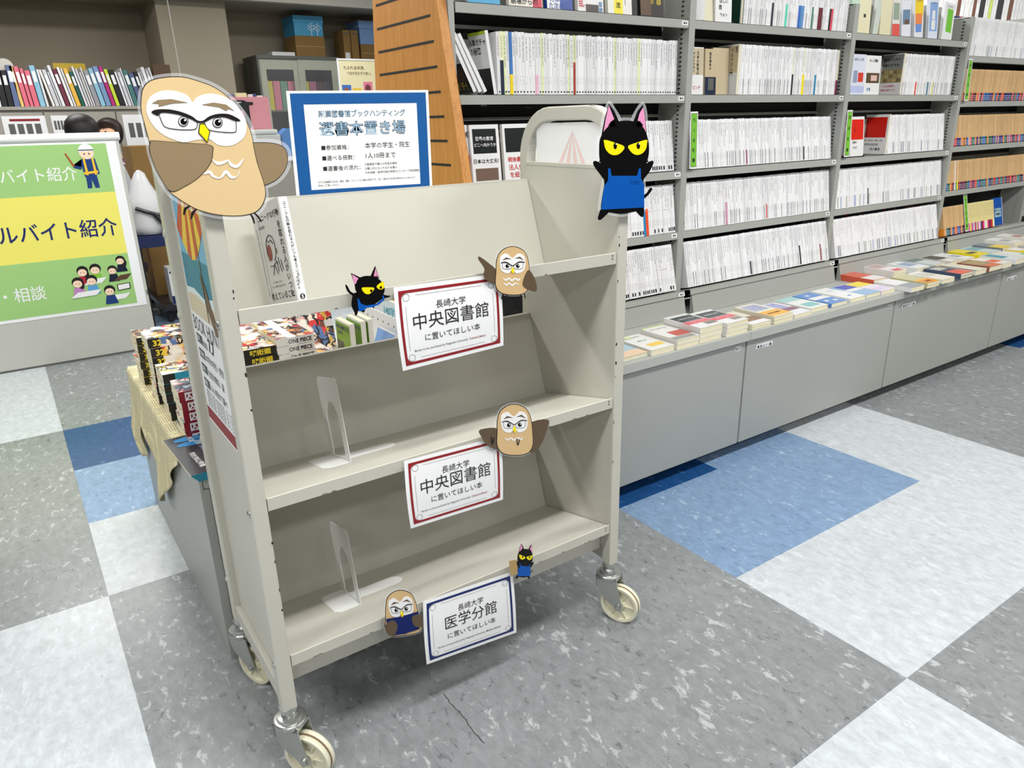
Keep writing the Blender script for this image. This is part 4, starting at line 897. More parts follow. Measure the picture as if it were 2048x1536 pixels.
# tan pocket books in the far bay
def tan_variants(n=14):
    out = []
    for k in range(n):
        t = rb.choice((.010, .012, .013, .015)); f = rb.uniform(.85, 1.05)
        sp = tuple(v * f for v in sr(216, 178, 128)[:3]) + (1,)
        bn, bc = [('royal blue', (20, 44, 140)), ('midnight blue', (16, 24, 66)), ('dark violet', (44, 30, 76)), ('sky blue', (24, 124, 186)), ('wine', (120, 16, 50)), ('coral', (236, 84, 60)), ('black', (18, 20, 26)), ('teal', (24, 120, 110)), ('purple', (80, 40, 120)), ('salmon', (240, 176, 166)), ('orange', (240, 150, 50)), ('cobalt', (30, 90, 190)), ('crimson', (190, 30, 50)), ('green', (20, 140, 80))][k % 14]; bc = C_(*bc)
        out.append((t, book_mesh('pocket_book', t=t, d=.1, h=.156, spine=sp, band=bc, bandh=.040, logo=('grid', 0), seed=rb.random(), length=rb.uniform(.2, .9), dark=.6), bn))
    return out
V_TAN = tan_variants()
def fill_tan(x0, x1, z, y, tilt, lab, grp, special=None, name='pocket_book', V=None):
    x = x0; sp = sorted(special or [], key=lambda q: q[0]); V = V or V_TAN
    while x < x1:
        if sp and x >= sp[0][0]:
            _, kw, lb = sp.pop(0); t = kw['t']; put(book_mesh(name, **kw), name, tilt_mx(x, y, z, tilt), lb)
        else:
            t, me, bn = V[rb.randrange(len(V))]; put(me, name, tilt_mx(x + .0003, y, z, tilt), lab.replace('pocket book', 'pocket book with %s foot' % bn), '%s, %s foot' % (grp, bn))
        x += t + .0004
fill_tan(4.275, 5.17, 1.3005, 2.05, 1, 'tan pocket book on the second shelf of the far bay', 'tan pocket books on the second shelf')
fill_tan(4.225, 5.17, 1.0755, 2.042, 8, 'tan pocket book on the third shelf of the far bay', 'tan pocket books on the third shelf')
fill_tan(4.225, 5.17, .8455, 2.02, 8, 'tan pocket book on the fourth shelf of the far bay', 'tan pocket books on the fourth shelf', [
    (4.30, dict(t=.016, d=.1, h=.156, spine=C_(226, 214, 200), band=C_(226, 222, 214), bandh=.034, seed=.3, dark=.2), 'off-white pocket book on fourth shelf of the far bay'),
    (4.335, dict(t=.014, d=.1, h=.156, spine=C_(228, 188, 140), band=C_(244, 226, 20), bandh=.05, seed=.3, dark=.4), 'tan pocket book with yellow foot on fourth shelf of far bay')])
fill_tan(4.225, 4.44, .6075, 1.99, tl5, 'tan pocket book on the lowest shelf of the far bay', 'tan pocket books on the lowest shelf')
V_YEL = []; YN = ['white', 'red', 'dark', 'mauve', 'pink', 'lemon']
for k in range(8):
    t = rb.choice((.009, .011, .013)); V_YEL.append((t, book_mesh('yellow_pocket_book', t=t, d=.1, h=.156, spine=C_(226, 212, 150), band=C_(*[(240, 240, 240), (200, 40, 60), (40, 40, 60), (170, 150, 200), (220, 60, 160), (236, 226, 90)][k % 6]), bandh=.045, seed=rb.random(), length=.8, dark=.7), YN[k % 6]))
fill_tan(4.50, 4.80, .6075, 1.99, tl5, 'pale yellow pocket book on lowest shelf beside blue book', 'pale yellow pocket books on the lowest shelf', name='yellow_pocket_book', V=V_YEL)
# ---------------------------------------------------------------- face-out and leaning books
FM = {}
def fc(*rgb):
    if rgb not in FM: FM[rgb] = mat('cover_colour_%d' % len(FM), rgb, .3, 0, .01, 5, 0)
    return FM[rgb]
def cover_book(name, w, h, t, mx, label, base, blocks=(), texts=(), group=None, art=None, pages=M_PAGE, spine=None):
    """book with its front cover facing -Y (x 0..w, z 0..h, y 0..t). blocks (u0,u1,v0,v1,material) measured from bottom-left; texts (string,u,v,size,material,mode)"""
    root = bpy.data.objects.new(name, None); S.collection.objects.link(root); root.matrix_world = mx; root.empty_display_size = .03
    tag(root, label, 'book', group)
    b = MB(); b.box(0, w, 0, .0006, 0, h); b.box(0, w, t - .0006, t, 0, h); b.box(0, .0006, .0006, t - .0006, 0, h)
    def sub(b_, nm, mm): me = b_.mesh(nm, mm if isinstance(mm, list) else [mm]); o = bpy.data.objects.new(nm, me); S.collection.objects.link(o); o.parent = root; return o
    sub(b, 'cover', base)
    b = MB(); b.box(.0008, w - .0015, .0006, t - .0006, .001, h - .001); sub(b, 'page_block', pages)
    if spine is not None: b = MB(); b.box(w - .0006, w + .0002, 0, t, 0, h); sub(b, 'spine', spine)
    for k, (u0, u1, v0, v1, m_) in enumerate(blocks):
        b = MB(); b.mesh_([(w * u0, -.0002 - k * .0001, h * v0), (w * u1, -.0002 - k * .0001, h * v0), (w * u1, -.0002 - k * .0001, h * v1), (w * u0, -.0002 - k * .0001, h * v1)], [(0, 1, 2, 3)]); sub(b, 'cover_print', m_)
    if texts:
        mats_ = []; b = MB()
        for (st, u, v, size, m_, mode) in texts:
            if m_ not in mats_: mats_.append(m_)
            text(b, st, (w * u, -.0009, h * v), (1, 0, 0), (0, 0, 1), size, mats_.index(m_), 'C', .012, vertical=(mode == 'V'))
        sub(b, 'lettering', mats_)
    return root
up = lambda x, y, z, tilt=0, yaw=0: Matrix.Translation((x, y, z)) @ Matrix.Rotation(R_(yaw), 4, 'Z') @ Matrix.Rotation(-R_(tilt), 4, 'X')
W_, K_ = fc(238, 238, 238), M_INK
# second shelf beside the wooden panel: two leaning books and one turned cover
for i, (x, ln, lb) in enumerate(((1.272, -27, 'steepest leaning paperback with black lower cover beside the wooden panel'), (1.292, -28, 'middle one of three leaning white paperbacks beside wooden panel'), (1.311, -29, 'last of three leaning white paperbacks, touching the upright row'))):
    cover_book('display_book', .105, SH, .011, Matrix.Translation((x, 2.157, 1.3365)) @ Matrix.Rotation(R_(ln), 4, 'Y') @ Matrix.Rotation(R_(-90), 4, 'Z'), lb, W_, [(0, 1, 0, .5, fc(24, 22, 22)), (.1, .9, .2, .42, fc(70, 46, 24))] if i == 0 else (), [('風は', .6, .72, .034, K_, 'H'), ('オチ!', .5, .06, .03, fc(226, 190, 40), 'H')] if i == 0 else (), spine=W_)
cover_book('display_book', .105, SH, .011, Matrix.Translation((1.347, 2.157, 1.3315)) @ Matrix.Rotation(R_(-9), 4, 'Y') @ Matrix.Rotation(R_(-90), 4, 'Z'), 'black and white paperback ending the upright row, cover towards leaning books', W_, [(0, 1, 0, .42, fc(24, 24, 26)), (0, 1, .95, 1, fc(190, 220, 60))], [('人事異', .35, .40, .036, W_, 'V'), ('人事ガチャ', .5, .8, .0195, K_, 'H'), ('の秘密', .35, .66, .022, K_, 'H')], spine=W_)
# third shelf: face-out books beside the wooden panel
cover_book('display_book', .108, SH, .014, up(1.262, 2.055, 1.062, 5), 'black and white paperback facing out on third shelf beside wooden panel', W_, [(.08, .9, .52, .93, fc(20, 28, 28)), (.1, .9, .06, .27, fc(120, 96, 84))], [('世界の教育', .48, .74, .014, W_, 'H'), ('どこへ向かうか', .5, .64, .012, W_, 'H'), ('日本は大丈夫?', .5, .36, .0155, K_, 'H')])
cover_book('display_book', .108, SH, .014, up(1.385, 2.055, 1.062, 5), 'white paperback with red lettering facing out behind truck frame', W_, [(.08, .95, .52, .93, fc(20, 28, 28))], [('戦後最大', .45, .36, .017, fc(200, 50, 40), 'H'), ('法人化', .42, .22, .02, fc(200, 50, 40), 'H'), ('を総括', .45, .09, .02, fc(200, 50, 40), 'H')])
cover_book('display_book', .056, SH, .012, up(1.203, 2.065, 1.062, 5), 'paperback with red band half hidden behind the wooden panel', W_, [(0, 1, .28, .5, fc(200, 36, 40))], [('消滅', .7, .8, .02, K_, 'H'), ('生きのこる', .5, .12, .014, K_, 'H')])
for i in range(2): cover_book('display_book', .108, SH, .014, up(1.51 + i * .125, 2.055, 1.062, 5), ('plain' if i else 'second plain') + ' cream paperback facing out behind the truck end frame', fc(236, 232, 214))
# top shelf, first bay: covers seen from the middle down
tops = [(1.268, .112, 'pale blue', (206, 226, 232), [(0, 1, 0, .16, fc(60, 160, 206))], [('図解', .7, .16, .018, fc(30, 110, 170), 'H')]),
        (1.414, .128, 'cream with pink corner label', (232, 226, 214), [(.7, .98, .02, .16, fc(206, 40, 70))], [('崩壊からの', .45, .06, .021, K_, 'H'), ('再生', .4, .2, .02, K_, 'H')]),
        (1.56, .104, 'deep blue', (30, 70, 160), [(.0, .5, 0, .3, W_)], [('方は', .3, .14, .02, fc(30, 70, 160), 'H'), ('た次の', .35, .03, .02, fc(30, 70, 160), 'H')]),
        (1.686, .11, 'white with red heading', (236, 234, 234), [(.3, .8, .02, .14, fc(70, 60, 60))], [('混', .14, .24, .026, fc(206, 40, 40), 'H'), ('乱', .14, .1, .026, fc(206, 40, 40), 'H'), ('妄想', .88, .2, .018, fc(40, 120, 180), 'V')]),
        (1.816, .108, 'white with yellow panel', (236, 236, 228), [(.25, .62, 0, .5, fc(248, 232, 60))], [('の一流', .42, .44, .02, K_, 'V'), ('のキー', .72, .5, .02, K_, 'V')]),
        (1.965, .112, 'black with gilt lettering', (26, 22, 20), [(.0, .45, .04, .3, fc(92, 64, 40))], [('犯罪', .78, .5, .026, fc(220, 190, 60), 'V'), ('心理の', .5, .52, .018, fc(220, 190, 60), 'V')])]
for x, w, nm, rgb, bl, tx in tops:
    cover_book('display_book', w, .185, .016, up(x, 2.056, 1.5815, 6), nm + ' paperback facing out on the top shelf beside the wooden panel', fc(*rgb), bl, tx)
# middle bay, top shelf: cream books and a dark green open cover
cover_book('display_book', .05, SH, .014, up(2.215, 2.06, 1.5815, 5, -50), 'white paperback angled at the left end of middle bay top shelf', W_, [(0, .4, .05, .12, fc(190, 60, 60)), (0, .4, .45, .56, fc(150, 30, 60))])
cover_book('display_book', .105, SH, .02, up(2.235, 2.062, 1.5815, 6), 'cream paperback facing out on the top shelf of the middle bay', fc(226, 220, 190))
cover_book('display_book', .09, SH, .012, up(2.345, 2.055, 1.5815, 4), 'white paperback with heavy lettering on middle bay top shelf', W_, [], [('こんな', .5, .5, .016, K_, 'H'), ('ほしい', .5, .38, .016, K_, 'H'), ('数', .3, .26, .018, K_, 'H'), ('ウォン', .5, .13, .014, K_, 'H')])
cover_book('display_book', .112, SH, .012, up(2.478, 2.16, 1.5815, 0, -90), 'dark green paperback turned cover-out on middle bay top shelf', fc(10, 56, 40), [(.96, 1, 0, 1, W_)])
# middle bay, second shelf: three tan covers
cover_book('display_book', .07, .165, .012, up(2.232, 2.056, 1.3315, 3), 'tan and white paperback facing out, leftmost on middle bay second shelf', W_, [(0, 1, .42, .98, fc(202, 188, 158))], [('日本の教育は', .55, .92, .0135, K_, 'V'), ('ダメじゃない', .25, .9, .0115, K_, 'V'), ('ピンチ', .5, .12, .014, fc(190, 60, 110), 'H')])
cover_book('display_book', .062, .162, .012, up(2.318, 2.062, 1.3315, 3), 'tan paperback with dark photo band on middle bay second shelf', fc(202, 184, 150), [(0, 1, 0, .39, fc(26, 38, 66)), (.3, .8, .1, .36, fc(96, 100, 92))], [('競争闘争の', .45, .93, .0125, K_, 'V')])
cover_book('display_book', .112, SH, .013, up(2.483, 2.16, 1.3315, 0, -90), 'large tan paperback turned towards the aisle, middle bay second shelf', W_, [(0, .97, .44, .97, fc(196, 180, 146)), (0, .97, .02, .42, fc(214, 218, 220))], [('マルクス入門', .72, .93, .0165, K_, 'V'), ('哲学', .9, .95, .011, K_, 'V')])
cover_book('display_book', .09, .17, .012, up(2.388, 2.085, 1.3315, 3), 'plain tan paperback facing out behind its larger neighbour', fc(206, 190, 158))
# third bay, second shelf
cover_book('display_book', .108, .17, .012, up(3.276, 2.06, 1.3315, 3), 'pale blue paperback with red drawing on third bay second shelf', fc(222, 226, 240), [(.5, .88, .32, .55, fc(214, 60, 40)), (.15, .45, .3, .6, fc(150, 160, 190)), (.0, 1, .05, .22, fc(190, 200, 236))], [('はなしことば', .5, .85, .0125, fc(40, 50, 110), 'H')])
cover_book('display_book', .125, .168, .012, up(3.392, 2.065, 1.3315, 3), 'white paperback with crowd picture on third bay second shelf', W_, [(.1, .95, .3, .56, fc(90, 76, 50)), (.4, .8, .36, .5, fc(226, 190, 180))], [('かいこ問題', .5, .84, .0135, K_, 'H'), ('改革', .3, .1, .016, fc(40, 110, 170), 'H')])
bk = cover_book('display_book', .115, SH, .013, up(3.662, 2.16, 1.3315, 0, -90), 'picture-wall paperback turned cover-out on third bay second shelf', fc(224, 220, 222), [(0, .97, .3, .98, fc(130, 132, 128)), (0, .97, .3, .62, fc(150, 136, 92))] + [(.02 + .19 * (k % 5) + (.06 if k // 5 else 0), .17 + .19 * (k % 5) + (.03 if k // 5 else 0), .32 + .1 * (k // 5), .4 + .1 * (k // 5), fc(*[(178, 164, 110), (118, 100, 70), (160, 146, 96)][k % 3])) for k in range(14)], [('中高生のための', .45, .84, .0135, K_, 'H'), ('新書のすすめ', .45, .7, .0145, K_, 'H'), ('どんな疑問も、', .5, .2, .0105, fc(200, 90, 110), 'H'), ('新書で調べよう。', .5, .1, .0105, fc(200, 90, 110), 'H')])
# third bay, third shelf: two red covers
cover_book('display_book', .108, .176, .012, up(3.316, 2.045, 1.062, 6), 'red and white paperback, narrower of the red pair on third shelf', W_, [(.05, .95, .42, .93, fc(222, 30, 8))], [('ことば', .3, .8, .011, fc(110, 10, 10), 'V'), ('言葉の', .3, .33, .012, fc(70, 70, 70), 'H'), ('力よむ', .35, .2, .012, fc(70, 70, 70), 'H')])
cover_book('display_book', .135, SH, .012, up(3.588, 2.168, 1.062, 0, -90), 'red and white paperback, wider of the red pair on third shelf', W_, [(.03, .93, .42, .93, fc(214, 24, 6))], [('未来の図書館', .2, .86, .013, fc(110, 10, 10), 'V'), ('若いあなたへ新しい本', .5, .33, .0092, fc(70, 70, 70), 'H'), ('世界を見る目、', .45, .22, .0115, fc(70, 70, 70), 'H'), ('谷川嘉浩', .6, .1, .013, K_, 'H')])
# third bay, top shelf: leaning row
for x, w, ln, rgb, nm, bl in [(3.21, .06, 4, (196, 220, 200), 'pale green patterned', []), (3.27, .09, 3, (232, 226, 190), 'cream', [(.4, .6, .4, .48, K_)]), (3.385, .04, 12, (206, 214, 206), 'grey green striped', []), (3.44, .09, 3, (228, 222, 186), 'plain buff', []), (3.545, .06, -2, (230, 226, 224), 'white and red patterned', [(0, 1, 0, .3, fc(226, 90, 80)), (.1, .9, .4, .8, fc(150, 170, 150))]),
                       (3.625, .078, -4, (232, 234, 244), 'white paperback with room picture,', [(.1, .9, .3, .66, fc(110, 140, 170)), (.3, .8, .3, .42, fc(110, 84, 70))]), (3.735, .078, -4, (230, 232, 240), 'yellow and orange', [(.05, .95, .55, .98, fc(250, 214, 40)), (.1, .85, .28, .6, fc(240, 140, 80)), (.15, .8, .14, .34, fc(110, 150, 220))]), (3.86, .085, -2, (224, 230, 246), 'sky blue snowman', [(.1, .9, .2, .92, fc(140, 176, 226)), (.35, .65, .5, .72, W_), (.3, .7, .24, .48, W_)]), (3.985, .1, 6, (236, 238, 240), 'white with green map', [(.3, .85, .25, .85, fc(120, 200, 60))])]:
    cover_book('display_book', w, .175, .014, Matrix.Translation((x, 2.055, 1.5815)) @ Matrix.Rotation(R_(ln), 4, 'Y') @ Matrix.Rotation(-R_(5), 4, 'X'), nm + ' book facing out on the top shelf of the third bay', fc(*rgb), bl, [('レイアウト', .5, .88, .011, K_, 'H')] if w > .075 and bl else ())
# lowest shelf, far bay: blue cover
cover_book('pocket_book', .115, .16, .012, up(4.818, 2.0, .6075, 13), 'blue pocket book with round picture facing out on far lowest shelf', fc(24, 84, 170), [(.18, .85, .3, .62, fc(160, 196, 206)), (.96, 1, 0, 1, W_)], [('ポケットに', .52, .5, .0155, K_, 'H'), ('外国語を', .52, .37, .0155, K_, 'H')])
# green series tags
def green_tag(x, z, h, st, tilt, label, y=2.004):
    w = .04; t = thing('series_tag', label, 'sign', (x, y, z), 'green series tags on the bookcase'); mx = Matrix.Translation((x, y, z)) @ Matrix.Rotation(-R_(tilt), 4, 'X')
    for nm, e, m_ in (('card', (0, w, 0, .001, 0, h), M_PAPER), ('black_border', (.004, w - .004, -.0003, 0, .006, h - .006), M_INK), ('green_field', (.0055, w - .0055, -.0006, -.0003, .0075, h - .0075), M_GREEN)):
        b = MB(); b.box(*e, mx=mx); b.build(nm, m_, t)
    b = MB(); q = MB(); n = len(st); s_ = .016
    for i, ch in enumerate(st): text(q, ch, (w / 2, -.0009, h * (.85 - .7 * i / (n - 1)) - s_ * .38), (1, 0, 0), (0, 0, 1), s_, 0, 'C', .02)
    b.mesh_([mx @ Vector(v) for v in q.v], q.f); b.build('lettering', M_INK, t)
green_tag(2.196, 1.066, .205, 'ちくま新書', 3, 'green vertical series tag on third shelf of the middle bay')
green_tag(3.204, 1.066, .20, '岩波新書', 3, 'green vertical series tag on third shelf beside the red books')
green_tag(4.212, 1.30, .20, '岩波文庫', 3, 'green vertical series tag on second shelf of the far bay')
green_tag(4.446, .612, .205, 'ちくま文庫', 13, 'green vertical series tag on lowest shelf of the far bay', 1.985)
# ================================================================ LOW DISPLAY CABINETS
def cabinet(x0, x1, label, labels=()):
    t = thing('display_cabinet', label, 'cabinet', ((x0 + x1) / 2, 2.15, 0), 'low grey display cabinets')
    bx('carcass', (x0 + .002, x1 - .002, 1.68, 2.64, .056, .468), M_GREY, t)
    bx('plinth', (x0 + .004, x1 - .004, 1.74, 2.58, 0, .056), M_BLACK, t)
    bx('front_panel', (x0 + .004, x1 - .004, 1.658, 1.679, .054, .466), M_GREY, t, bevel=.002)
    bx('rear_panel', (x0 + .004, x1 - .004, 2.641, 2.659, .054, .466), M_GREY, t, bevel=.002)
    b = MB(); b.box(x0 + .0008, x1 - .0008, 1.643, 2.66, .471, .505); b.build('top', M_GREYTOP, t, bevel=.002)
    for (lx, lz, w, st) in labels:
        l = bx('label_strip', (lx, lx + w, 1.6572, 1.658, lz - .008, lz + .009), M_PAPER, t)
        q = MB(); text(q, st, (lx + w / 2, 1.6568, lz - .005), UX, UZ, .012, 0, 'C', .02, w * .9); q.build('label_lettering', M_INK, t)
bays = [(.25, 1.178), (1.178, 2.1765), (2.1765, 3.185), (3.185, 4.205), (4.205, 5.21)]
cabinet(*bays[0], 'low grey steel display cabinet behind the truck, under the manga stacks')
cabinet(*bays[1], 'low grey cabinet beside the truck, first right of its frame', [(2.115, .446, .03, 'B02')])
cabinet(*bays[2], 'low grey cabinet under the books with blue and teal covers', [(2.236, .431, .095, '書籍(カバー違)'), (3.13, .446, .03, 'B03')])
cabinet(*bays[3], 'low grey cabinet under the two rows of flat books', [(3.25, .429, .11, '書籍(カバー違)'), (4.15, .446, .03, 'B04')])
cabinet(*bays[4], 'farthest low grey cabinet towards the side wall', [(4.27, .415, .1, '書籍(カバー違)')])
b = MB(); b.box(.243, .2495, 1.64, 2.66, 0, .506); b.box(.2495, .262, 1.64, 1.657, 0, .47); ep = b.build('cabinet_end_board', M_GREY); tag(ep, 'smooth grey steel end board closing the display cabinet left of the truck', 'panel')
# wooden end panel
def wood_end():
    t = thing('wooden_end_panel', 'tapered orange wooden end panel with black slots beside the bookcase', 'end panel', (1.18, 2.25, .5055))
    b = MB(); b.prism([(1.80, .5062), (2.54, .5062), (2.50, 1.08), (2.478, 1.37), (2.449, 1.635), (2.442, 1.74), (2.07, 1.74), (2.031, 1.581), (1.922, 1.084)], lambda a, c, d: Vector((d, a, c)), 1.144, 1.174); b.build('board', M_WOOD, t, bevel=.002)
    for k in range(12):
        z = 1.614 - k * .069
        y0 = 2.048 - (1.476 - z) * .19 if z < 1.6 else 2.08
        bx('slot', (1.1432, 1.1442, y0 + .008, 2.435 + (1.476 - z) * .05, z - .0035, z + .0035), M_BLACK, t)
wood_end()
# ---------------------------------------------------------------- flat books on the display tops
def flat_book(x, y, w, l, z0, z1, label, base, blocks=(), txt=(), n=1, group=None):
    """stack of n books lying flat with the foot of the cover towards the aisle; each a thing"""
    th = (z1 - z0) / n
    for k in range(n):
        mx = Matrix.Translation((x + rb.uniform(-.0015, .0015), y, z0 + th * (k + 1))) @ Matrix.Rotation(R_(-90), 4, 'X') @ Matrix.Rotation(0, 4, 'X')
        lb = label if k == n - 1 else 'cream-edged copy, %s under the %s' % ({n - 2: 'first', n - 3: 'second', n - 4: 'third'}[k], ' '.join(label.split()[:9]))
        cover_book('stacked_book', w, l, th - .0004, mx, lb[:110], base, blocks if k == n - 1 else (), txt if k == n - 1 else (), group)
Z0 = .5055
TXT2 = lambda s1, u, v, sz, m_: (s1, u, v, sz, m_, 'H')
fl = [
 (1.565, 1.665, .112, .174, .52, 1, 'pale blue and peach book lying nearest the truck', (176, 206, 222), [(0, 1, 0, .3, fc(244, 210, 176)), (.1, .8, .6, .9, W_)], []),
 (1.682, 1.655, .108, .175, .526, 1, 'white book with yellow lettering band lying second from the truck', (238, 238, 234), [(0, .5, .8, 1, fc(226, 240, 190)), (.3, .9, .18, .36, fc(246, 206, 60))], [TXT2('さがしつづける', .4, .82, .011, fc(60, 60, 60)), TXT2('旅する', .5, .55, .014, fc(60, 150, 140))]),
 (1.80, 1.652, .11, .178, .54, 2, 'white book with red and sketch corner lying flat, lime top edge', (236, 236, 232), [(0, 1, .95, 1, fc(214, 236, 130)), (.35, 1, .22, .52, fc(206, 84, 70)), (0, .9, .03, .2, fc(160, 160, 156))], [TXT2('アドレスブック', .45, .78, .0115, K_)]),
 (1.917, 1.657, .115, .177, .561, 3, 'black, red and white book on the tallest flat stack beside the truck', (238, 238, 238), [(.04, .96, .5, .88, fc(44, 58, 62)), (0, 1, .3, .48, fc(232, 74, 90)), (.55, 1, .12, .28, fc(130, 120, 112))], [TXT2('言語化するため', .5, .66, .0125, W_), TXT2('の力をつける', .5, .36, .0125, W_)]),
 (2.05, 1.650, .115, .182, .556, 3, 'black, red and white book on the second tallest flat stack', (238, 238, 238), [(.04, .96, .5, .88, fc(44, 58, 62)), (0, 1, .3, .48, fc(232, 74, 90)), (.55, 1, .12, .28, fc(150, 140, 132))], [TXT2('図書館の教室', .5, .66, .0125, W_), TXT2('本をえらぶ力', .5, .36, .0125, W_)]),
 (2.195, 1.655, .112, .178, .5255, 2, 'cream book with brown picture lying low between stacks', (228, 224, 206), [(.2, 1, .2, .5, fc(150, 110, 80)), (.1, 1, 0, .2, W_)], [TXT2('古典', .5, .7, .014, fc(90, 90, 80))]),
 (2.322, 1.652, .115, .19, .536, 2, 'striped book with orange foot lying flat', (232, 228, 210), [(0, 1, .05, .4, fc(246, 180, 40))] + [(.1 + .13 * k, .16 + .13 * k, .5, .9, fc(130, 150, 230)) for k in range(6)], [TXT2('生活の記録', .45, .2, .015, K_)]),
 (2.455, 1.658, .11, .18, .5205, 1, 'purple and white striped book lying flat beside the orange one', (232, 232, 240), [(0, 1, .3, .5, fc(140, 90, 110))] + [(.1 + .13 * k, .15 + .13 * k, .5, .95, fc(110, 120, 220)) for k in range(6)], []),
 (2.583, 1.674, .115, .178, .5225, 1, 'white book with teal disc lying flat', (236, 238, 236), [(0, 1, .68, 1, fc(170, 212, 212)), (.2, .85, .12, .4, fc(130, 196, 196))], []),
 (2.712, 1.668, .112, .185, .5225, 1, 'blue book with white flower marks lying flat', (96, 146, 214), [(0, 1, .42, .62, W_), (.2, .4, .2, .3, W_), (.6, .8, .14, .24, W_), (.3, .5, .74, .84, W_)], []),
 (2.852, 1.672, .112, .19, .5215, 1, 'plain white book lying flat between blue covers', (240, 240, 240), [(.4, .6, .2, .26, fc(90, 100, 190))], [TXT2('しずかな', .5, .7, .012, fc(110, 120, 200))]),
 (2.964, 1.670, .108, .178, .5225, 1, 'light blue book with indigo top panel lying flat', (150, 186, 222), [(0, 1, .42, .6, W_), (.2, 1, .62, .95, fc(74, 80, 190))], []),
 (3.078, 1.668, .106, .178, .5225, 1, 'lilac and yellow book lying flat at the cabinet corner', (232, 226, 240), [(0, 1, .6, .98, fc(246, 224, 60)), (.1, .9, .1, .35, fc(220, 204, 236))], []),
 (3.215, 1.612, .11, .172, .527, 1, 'grey foot white book, first of the front row on third cabinet', (236, 236, 236), [(0, 1, 0, .4, fc(150, 158, 162))], []),
 (3.345, 1.61, .108, .172, .53, 2, 'yellow lettered book in front row on third cabinet', (200, 196, 150), [(0, 1, 0, .4, fc(240, 180, 60)), (.1, .9, .05, .3, fc(230, 140, 40))], [TXT2('百科', .5, .12, .02, K_)]),
 (3.49, 1.615, .11, .172, .526, 1, 'white line-drawing book in front row on third cabinet', (236, 234, 226), [(.1, .9, .45, .85, fc(206, 206, 196))], []),
 (3.655, 1.615, .112, .176, .53, 2, 'navy and red book in front row on third cabinet', (60, 80, 110), [(0, 1, 0, .42, fc(226, 100, 90)), (.1, .8, .6, .9, fc(200, 200, 190))], []),
 (3.79, 1.612, .112, .176, .528, 1, 'cream book with navy edge in front row on third cabinet', (226, 222, 206), [(0, .15, 0, 1, fc(30, 56, 110))], []),
 (3.925, 1.610, .13, .155, .53, 1, 'brown and red mosaic book in front row on third cabinet', (150, 96, 80), [(.1, .9, .3, .9, fc(170, 150, 110)), (.2, 1, .0, .3, fc(226, 130, 90))], []),
 (4.065, 1.610, .1, .155, .528, 1, 'white book with orange title in front row on third cabinet', (236, 232, 226), [(.1, .9, .3, .6, fc(236, 120, 70))], []),
 (4.215, 1.615, .115, .16, .53, 1, 'teal and white book in front row on the far cabinet', (226, 232, 232), [(0, .6, .4, 1, fc(90, 166, 180))], []),
 (4.36, 1.62, .11, .16, .528, 1, 'white book with green corner in front row on the far cabinet', (236, 238, 236), [(.5, 1, 0, .4, fc(120, 200, 150))], []),
 (3.222, 1.79, .105, .165, .533, 2, 'orange red book in back row on third cabinet', (222, 96, 70), [(0, 1, 0, .4, fc(238, 230, 230))], []),
 (3.415, 1.805, .112, .175, .545, 3, 'white and red book on thick stack, back row of third cabinet', (236, 230, 228), [(.2, .8, .02, .2, fc(214, 50, 50)), (.1, .9, .5, .85, fc(200, 170, 170))], []),
 (3.615, 1.8, .112, .172, .535, 2, 'white book with blue sketch in back row of third cabinet', (236, 238, 240), [(.2, .9, .3, .7, fc(150, 170, 200))], []),
 (3.775, 1.8, .11, .172, .532, 1, 'grey blue book in back row of third cabinet', (206, 214, 216), [(0, 1, .6, 1, fc(110, 130, 130))], []),
 (3.93, 1.795, .11, .172, .53, 1, 'black and white patterned book in back row of third cabinet', (210, 206, 200), [(0, .9, .4, .9, fc(60, 56, 54)), (.1, .7, .05, .3, W_)], []),
 (4.06, 1.79, .105, .172, .528, 1, 'white book with fine drawing in back row of third cabinet', (238, 238, 238), [(.3, .8, .3, .6, fc(160, 180, 190))], []),
 (4.215, 1.79, .115, .165, .53, 1, 'bright yellow book in back row of the far cabinet', (240, 222, 30), [(.1, .8, .3, .5, fc(60, 60, 50))], []),
 (4.355, 1.79, .11, .165, .53, 1, 'pale teal book in back row of the far cabinet', (206, 224, 226), [(0, 1, .5, .9, fc(130, 180, 190))], []),
 (4.50, 1.80, .11, .165, .535, 2, 'grey and yellow book in back row of the far cabinet', (130, 140, 150), [(0, 1, 0, .5, fc(244, 214, 70))], []),
 (4.50, 1.62, .11, .165, .53, 1, 'second yellow book, front row of the far cabinet', (246, 222, 30), [(0, 1, .6, 1, W_)], []),
 (4.64, 1.80, .11, .165, .55, 3, 'white book on a cream stack, back row of the far cabinet', (240, 240, 238), [(.2, .8, .3, .6, fc(170, 176, 180))], []),
 (4.64, 1.62, .11, .165, .535, 2, 'grey book in front row of the far cabinet', (190, 192, 190), [(.2, .8, .3, .6, fc(110, 112, 110))], []),
 (4.78, 1.80, .11, .165, .56, 4, 'white book on the tallest cream stack of the far cabinet', (240, 240, 238), [(.2, .8, .3, .6, fc(190, 120, 110))], []),
]
for (x, y, w, l, zt, n, lb, rgb, bl, tx) in fl: flat_book(x, y, w, l, Z0, zt, lb, fc(*rgb), bl, tx, n)
